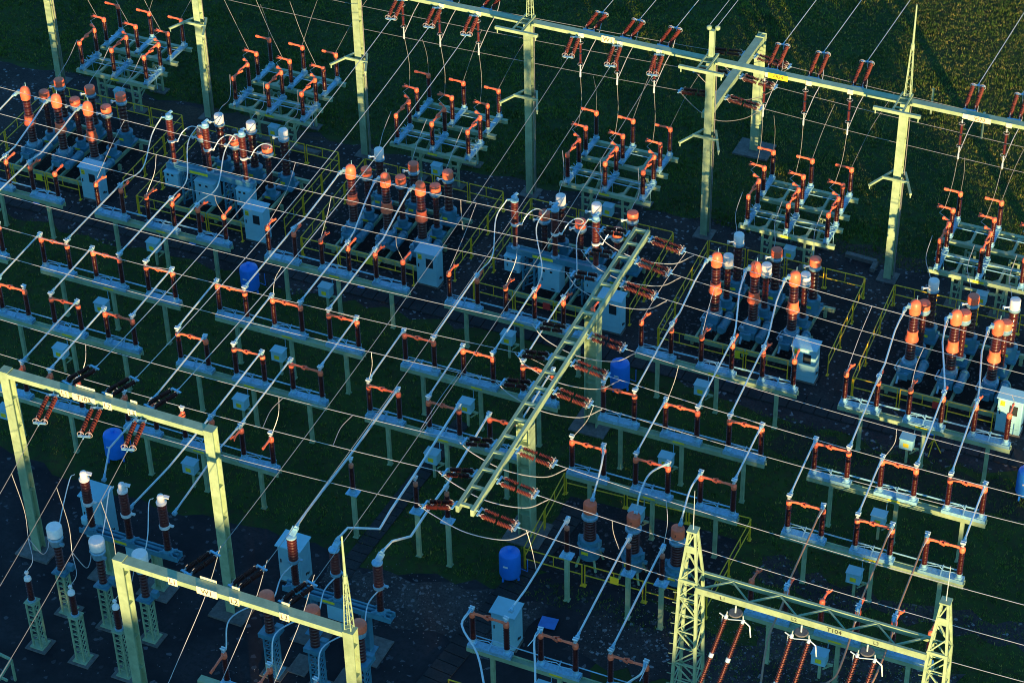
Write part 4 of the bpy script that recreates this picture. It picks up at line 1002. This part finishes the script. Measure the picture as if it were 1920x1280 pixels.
# ------------------------------------------------------------------ ground
def ground_mat(name, ca, cb, cc, s1, s2, bump, dist=.06, rough=.95, speck=None, specs=26., thr=.70, spec=.25):
    m = bpy.data.materials.new(name); m.use_nodes = True; nt = m.node_tree; N = nt.nodes; L = nt.links; b = N['Principled BSDF']
    tc = N.new('ShaderNodeTexCoord')
    n1 = N.new('ShaderNodeTexNoise'); n1.inputs['Scale'].default_value = s1; n1.inputs['Detail'].default_value = 6; n1.inputs['Roughness'].default_value = .6
    n2 = N.new('ShaderNodeTexNoise'); n2.inputs['Scale'].default_value = s2; n2.inputs['Detail'].default_value = 5; n2.inputs['Roughness'].default_value = .75
    for n in (n1, n2): L.new(tc.outputs['Object'], n.inputs['Vector'])
    r1 = N.new('ShaderNodeValToRGB'); e = r1.color_ramp.elements; e[0].position = .36; e[1].position = .62; e[0].color = (*ca, 1); e[1].color = (*cb, 1)
    L.new(n1.outputs['Fac'], r1.inputs['Fac'])
    mx = N.new('ShaderNodeMix'); mx.data_type = 'RGBA'; r2 = N.new('ShaderNodeValToRGB'); r2.color_ramp.elements[0].position = .45; r2.color_ramp.elements[1].position = .68
    L.new(n2.outputs['Fac'], r2.inputs['Fac']); L.new(r2.outputs['Color'], mx.inputs['Factor']); L.new(r1.outputs['Color'], mx.inputs['A']); mx.inputs['B'].default_value = (*cc, 1)
    out = mx.outputs['Result']
    if speck:
        vo = N.new('ShaderNodeTexVoronoi'); vo.inputs['Scale'].default_value = specs; L.new(tc.outputs['Object'], vo.inputs['Vector'])
        r3 = N.new('ShaderNodeValToRGB'); r3.color_ramp.elements[0].position = thr; r3.color_ramp.elements[1].position = thr+.05
        sp = N.new('ShaderNodeSeparateColor'); L.new(vo.outputs['Color'], sp.inputs['Color']); L.new(sp.outputs['Red'], r3.inputs['Fac'])
        m2 = N.new('ShaderNodeMix'); m2.data_type = 'RGBA'; L.new(r3.outputs['Color'], m2.inputs['Factor']); L.new(out, m2.inputs['A']); m2.inputs['B'].default_value = (*speck, 1); out = m2.outputs['Result']
    L.new(out, b.inputs['Base Color']); b.inputs['Roughness'].default_value = rough; b.inputs['Specular IOR Level'].default_value = spec
    bp = N.new('ShaderNodeBump'); bp.inputs['Strength'].default_value = bump; bp.inputs['Distance'].default_value = dist
    L.new(n2.outputs['Fac'], bp.inputs['Height']); L.new(bp.outputs['Normal'], b.inputs['Normal']); return m
GRASSG = ground_mat('grass_soil', (.017, .042, .008), (.036, .072, .012), (.034, .030, .014), .35, 2.6, .8)
GRAVEL = ground_mat('dark_gravel', (.024, .022, .024), (.056, .050, .050), (.015, .014, .016), .5, 9, .9, .05, speck=(.20, .21, .22), specs=9, thr=.93)
PIT = ground_mat('pit_gravel', (.012, .013, .017), (.026, .027, .031), (.008, .009, .012), .8, 12, .9, .05, speck=(.09, .09, .10), specs=10, thr=.90)
ASPH = ground_mat('asphalt', (.010, .011, .015), (.030, .030, .034), (.017, .017, .020), .45, 5, .25, .02, speck=(.10, .11, .12), specs=7, thr=.965)
EARTH = ground_mat('dry_earth', (.045, .035, .026), (.07, .055, .04), (.03, .028, .02), .9, 9, .7)
LGRAV = ground_mat('pale_gravel', (.03, .03, .032), (.075, .072, .07), (.02, .02, .022), .7, 11, .9, .05, speck=(.16, .16, .16), specs=10, thr=.9)
DUCT = ground_mat('duct_slab', (.024, .026, .028), (.048, .050, .052), (.018, .020, .022), .6, 12, .4, .02)
def sheet(name, pts, z, m, wob=.35, step=.7):
    # closed outline with a ragged edge
    out = []; rnd = random.Random(hash(name) % 1000 if False else len(pts)*31+int(abs(pts[0][0])*7))
    n = len(pts)
    for i in range(n):
        a = Vector(pts[i]); b = Vector(pts[(i+1) % n]); L = (b-a).length; k = max(1, int(L/step)); nr = Vector((-(b-a).y, (b-a).x))/max(L, .01)
        for q in range(k):
            out.append(a.lerp(b, q/k)+nr*rnd.uniform(-wob, wob))
    me = bpy.data.meshes.new(name); me.from_pydata([(p.x, p.y, z) for p in out], [], [tuple(range(len(out)))]); me.materials.append(m); me.update()
    o = inst(name, me); o['kind'] = 'structure'; return o
MB().add([(-500, -500, 0), (600, -500, 0), (600, 600, 0), (-500, 600, 0)], [(0, 1, 2, 3)]).build('ground', GRASSG)['kind'] = 'structure'
sheet('gravel_yard', [(-40, .3), (-40, -12.0), (14, -12.1), (22, -11.4), (31, -11.3), (36, -12.2), (43, -12.4), (46, -11.6), (80, -11.6), (80, .9), (46, .8), (38, 1.1), (30, .6), (20, .2), (8, 0)], .005, GRAVEL)
for k, (xa, xb) in enumerate(FX): sheet('pit_gravel', [(xa+.1, -9.4), (xb+.1, -9.2), (xb, -2.7), (xa+.1, -2.7)], .010, PIT, .04)
sheet('asphalt_yard', [(-40, -27.0), (6.2, -26.6), (9.4, -27.3), (15.7, -27.3), (20.7, -27.0), (24.2, -27.2), (27.6, -26.6), (29.7, -26.2), (30.8, -23.8), (37.8, -25.4), (38.2, -26.6), (34.5, -28.2), (33.8, -45), (33, -70), (-40, -70)], .005, ASPH, .3)
sheet('gravel_patch', [(22.5, -27.6), (28, -26.9), (31.4, -26.3), (31.2, -28.8), (29, -29.8), (25, -29.5), (22.5, -28.8)], .009, LGRAV, .35, .5)
sheet('gravel_patch', [(33.2, -26.2), (37.8, -25.9), (41.5, -24.2), (46, -23.2), (46, -25.6), (42, -27.5), (36.5, -28.6), (33, -28.4)], .010, GRAVEL, .3, .5)
sheet('gravel_patch', [(38.2, -20.3), (41, -20.9), (45, -20.6), (49, -20.4), (49, -21.4), (45, -21.9), (41, -22.0), (38.2, -21.6)], .009, GRAVEL, .35, .5)
sheet('gravel_patch', [(39.2, -24.2), (43.5, -24.6), (47, -23.6), (47, -24.5), (43, -25.5), (39.5, -25.5)], .012, LGRAV, .3, .5)
sheet('pit_gravel', [(29.9, -24.7), (37.1, -24.5), (37.1, -19.95), (29.7, -20.2)], .013, PIT, .05)
sheet('earth_strip', [(32.5, .4), (36, .3), (41, .7), (44, .9), (43, 1.5), (38, 1.5), (33, 1.2)], .010, EARTH, .3, .5)
sheet('earth_strip', [(-3, -1.6), (4, -1.2), (8, -.2), (4, .2), (-3, -.4)], .010, EARTH, .3, .5)
sheet('earth_strip', [(36, -12.3), (43, -12.6), (47, -12.3), (47, -14.5), (42, -14.6), (36, -14)], .006, ground_mat('grass_earth', (.022, .028, .016), (.04, .036, .024), (.012, .02, .012), .9, 8, .8), .4, .5)
b = MB(); x = -30
while x < 70:
    b.box(x, x+.56, -11.35, -10.25, -.02, .07+random.uniform(-.006, .006)); x += .6
b.build('cable_duct_path', DUCT)['kind'] = 'structure'
def duct_run(p0, p1, w=.95):
    b = MB(); a = at(*p0); c = at(*p1); d = (c-a); L = d.length; d /= L; t_ = 0
    nrm = Vector((-d.y, d.x, 0))*(w/2)
    while t_ < L:
        z = .05+random.uniform(-.006, .006); q = [a+d*t_-nrm, a+d*t_+nrm, a+d*(t_+.46)+nrm, a+d*(t_+.46)-nrm]
        b.add([(v.x, v.y, -.02) for v in q]+[(v.x, v.y, z) for v in q], [(4, 5, 6, 7), (0, 1, 5, 4), (1, 2, 6, 5), (2, 3, 7, 6), (3, 0, 4, 7)]); t_ += .5
    b.build('cable_duct_path', DUCT)['kind'] = 'structure'
duct_run((800, 1290), (1075, 965)); duct_run((640, 1080), (860, 800), .75)
b = MB(); b.bar((34.9, .3, .1), (36.4, .2, .1), .25, .2); b.bar((36.4, .15, .1), (36.4, -.5, .1), .22, .2)
b.build('kerb', CONC)['kind'] = 'structure'
b = MB(); b.bar((3.2, -1.35, .08), (8.2, -1.6, .08), .3, .16).build('kerb', CONC)['kind'] = 'structure'

# grass as blades in tufts
GR1 = mat('grass_blade', (.085, .145, .018), .7, 0, .3, .5, col2=(.035, .072, .010), spec=.15)
GR2 = mat('dry_sunlit_blade', (.26, .22, .05), .7, 0, .3, .6, col2=(.10, .13, .03), spec=.15)  # dry blades, brightened so the colour also carries sunlight on the field
rnd = random.Random(3)
gv, gf, gm = [], [], []
def tuft(x, y, s, dry_lit):
    for q in range(4):
        a = rnd.uniform(0, 6.28); w = s*rnd.uniform(.10, .22); h = s*rnd.uniform(.55, 1.1); ln = rnd.uniform(.2, .9)*s
        cx = x+rnd.uniform(-.09, .09); cy = y+rnd.uniform(-.09, .09); o = len(gv)
        gv.extend([(cx-w*math.sin(a), cy+w*math.cos(a), 0), (cx+w*math.sin(a), cy-w*math.cos(a), 0), (cx+ln*math.cos(a), cy+ln*math.sin(a), h)])
        gf.append((o, o+1, o+2)); gm.append(dry_lit)
n = 0
while n < 76000:
    x = rnd.uniform(-22, 62); y = rnd.uniform(.3, 34)
    u, v = px((x, y, 0))
    if not (-60 < u < 1980 and -60 < v < 1340): continue
    clump = math.sin(x*.9+1.7*math.sin(y*.6))*math.sin(y*1.1+1.3*math.sin(x*.5))
    if rnd.random() > .85+.15*clump: continue
    tuft(x, y, rnd.uniform(.06, .12)*(1+.35*max(0, clump)), 1 if rnd.random() < .10+.22*(x > 26 and y > 3) else 0); n += 1  # more of the pale blades in the sunlit field, painting its light
n = 0
while n < 24000:
    x = rnd.uniform(-8, 60); y = rnd.uniform(-31, -12)
    if y < -26.3 and x < 38: continue
    if 29.6 < x < 37.4 and -25 < y < -19.9: continue
    u, v = px((x, y, 0))
    if not (-60 < u < 1980 and -60 < v < 1340): continue
    tuft(x, y, rnd.uniform(.06, .12), 1 if rnd.random() < .10 else 0); n += 1
me = bpy.data.meshes.new('grass'); me.from_pydata(gv, [], gf); me.materials.append(GR1); me.materials.append(GR2); me.polygons.foreach_set('material_index', gm); me.update()
inst('grass', me)['kind'] = 'stuff'
# loose pale stones scattered on the gravel and the asphalt
rnd = random.Random(5); b = MB()
def stone(x, y, s):
    z = .012; a = rnd.uniform(0, 3)
    c, sn = math.cos(a)*s, math.sin(a)*s
    b.add([(x+c, y+sn, z), (x-sn, y+c, z), (x-c*.8, y-sn*.8, z), (x+sn, y-c, z), (x+c*.2, y, z+s*.7)], [(0, 1, 4), (1, 2, 4), (2, 3, 4), (3, 0, 4)])
for i in range(2600):
    r_ = rnd.random()
    if r_ < .45: x, y = rnd.uniform(33.5, 46), rnd.uniform(-28.3, -23.4)
    elif r_ < .6: x, y = rnd.uniform(22, 31), rnd.uniform(-30, -26.5)
    elif r_ < .85: x, y = rnd.uniform(-5, 50), rnd.uniform(-12, 0)
    else: x, y = rnd.uniform(8, 34), rnd.uniform(-40, -27)
    stone(x, y, rnd.uniform(.012, .035))
b.build('loose_gravel', mat('pale_stone', (.22, .22, .22), .8))['kind'] = 'stuff'

# ------------------------------------------------------------------ the belt of trees behind the viewer that shades the yard
ELEV = 4.2; SD = Vector((.54, -.84)).normalized()
rnd = random.Random(11); tv, tf = [], []
LEAFM = mat('tree_leaves', (.06, .10, .03), .7)
along = Vector((-SD.y, SD.x))
def hprof(q):
    K = [(-200, 12.8), (7, 12.8), (11, 11.2), (17, 10.9), (25, 9.3), (32, 8.1), (300, 8.1)]
    for (a, ha), (b_, hb) in zip(K, K[1:]):
        if a <= q <= b_: return ha+(hb-ha)*(q-a)/(b_-a)
s = -110
base = Vector((30, -38))+SD*95
while s < 120:
    c = base+along*s+SD*rnd.uniform(-4, 4); H = hprof(s)+rnd.uniform(-.9, .9)*(2.1 if s > 25 else 1); rr = rnd.uniform(2.6, 4.0) if s < 24 else rnd.uniform(1.5, 2.4)
    for q in range(420):
        u = rnd.uniform(-1, 1); th = rnd.uniform(0, 6.28); rad = rr*math.sqrt(max(0, 1-u*u))*rnd.uniform(.75, 1.03)
        p_ = Vector((c.x+rad*math.cos(th), c.y+rad*math.sin(th), H*.56+H*.44*u)); k = rnd.uniform(.35, .75); o = len(tv)
        a1 = Vector((rnd.uniform(-1, 1), rnd.uniform(-1, 1), rnd.uniform(-1, 1))).normalized()*k; a2 = a1.cross(Vector((rnd.uniform(-1, 1), rnd.uniform(-1, 1), rnd.uniform(-1, 1)))).normalized()*k
        tv.extend([p_-a1-a2, p_+a1-a2, p_+a1+a2, p_-a1+a2]); tf.append((o, o+1, o+2, o+3))
    for q in range(3):
        o = len(tv); w = 3.6; z1 = min(H*.62, 5.5)
        d = along*w; tv.extend([Vector((c.x-d.x, c.y-d.y+q*.8, 0)), Vector((c.x+d.x, c.y+d.y+q*.8, 0)), Vector((c.x+d.x, c.y+d.y+q*.8, z1)), Vector((c.x-d.x, c.y-d.y+q*.8, z1))]); tf.append((o, o+1, o+2, o+3))
    s += rnd.uniform(3.0, 4.6) if s < 24 else rnd.uniform(4.5, 8.0)
me = bpy.data.meshes.new('treeline'); me.from_pydata([tuple(v) for v in tv], [], tf); me.materials.append(LEAFM); me.update()
inst('treeline', me)['kind'] = 'stuff'

# ------------------------------------------------------------------ light
w = bpy.data.worlds.new('World'); SC.world = w; w.use_nodes = True
nt = w.node_tree; bg = nt.nodes['Background']; sky = nt.nodes.new('ShaderNodeTexSky'); sky.sky_type = 'NISHITA'; sky.sun_disc = False
sky.sun_elevation = R(ELEV); sky.sun_rotation = math.atan2(SD.x, SD.y); sky.air_density = 1.0; sky.dust_density = .4; sky.ozone_density = 3.0
tint = nt.nodes.new('ShaderNodeMix'); tint.data_type = 'RGBA'; tint.blend_type = 'MULTIPLY'; tint.inputs['Factor'].default_value = 1
tint.inputs['B'].default_value = (.44, .78, .93, 1)
nt.links.new(sky.outputs['Color'], tint.inputs['A']); nt.links.new(tint.outputs['Result'], bg.inputs['Color']); bg.inputs['Strength'].default_value = .15
sl = bpy.data.lights.new('sun', 'SUN'); sl.energy = 2.9; sl.angle = R(.5); sl.color = (1, .65, .27)
so = bpy.data.objects.new('sun', sl); COL.objects.link(so)
dv = Vector((SD.x*math.cos(R(ELEV)), SD.y*math.cos(R(ELEV)), math.sin(R(ELEV))))
so.rotation_euler = dv.to_track_quat('Z', 'Y').to_euler()
vs = SC.view_settings; vs.view_transform = 'Standard'; vs.look = 'None'; vs.exposure = 2.1; vs.gamma = 1
SC.cycles.filter_width = 1.0
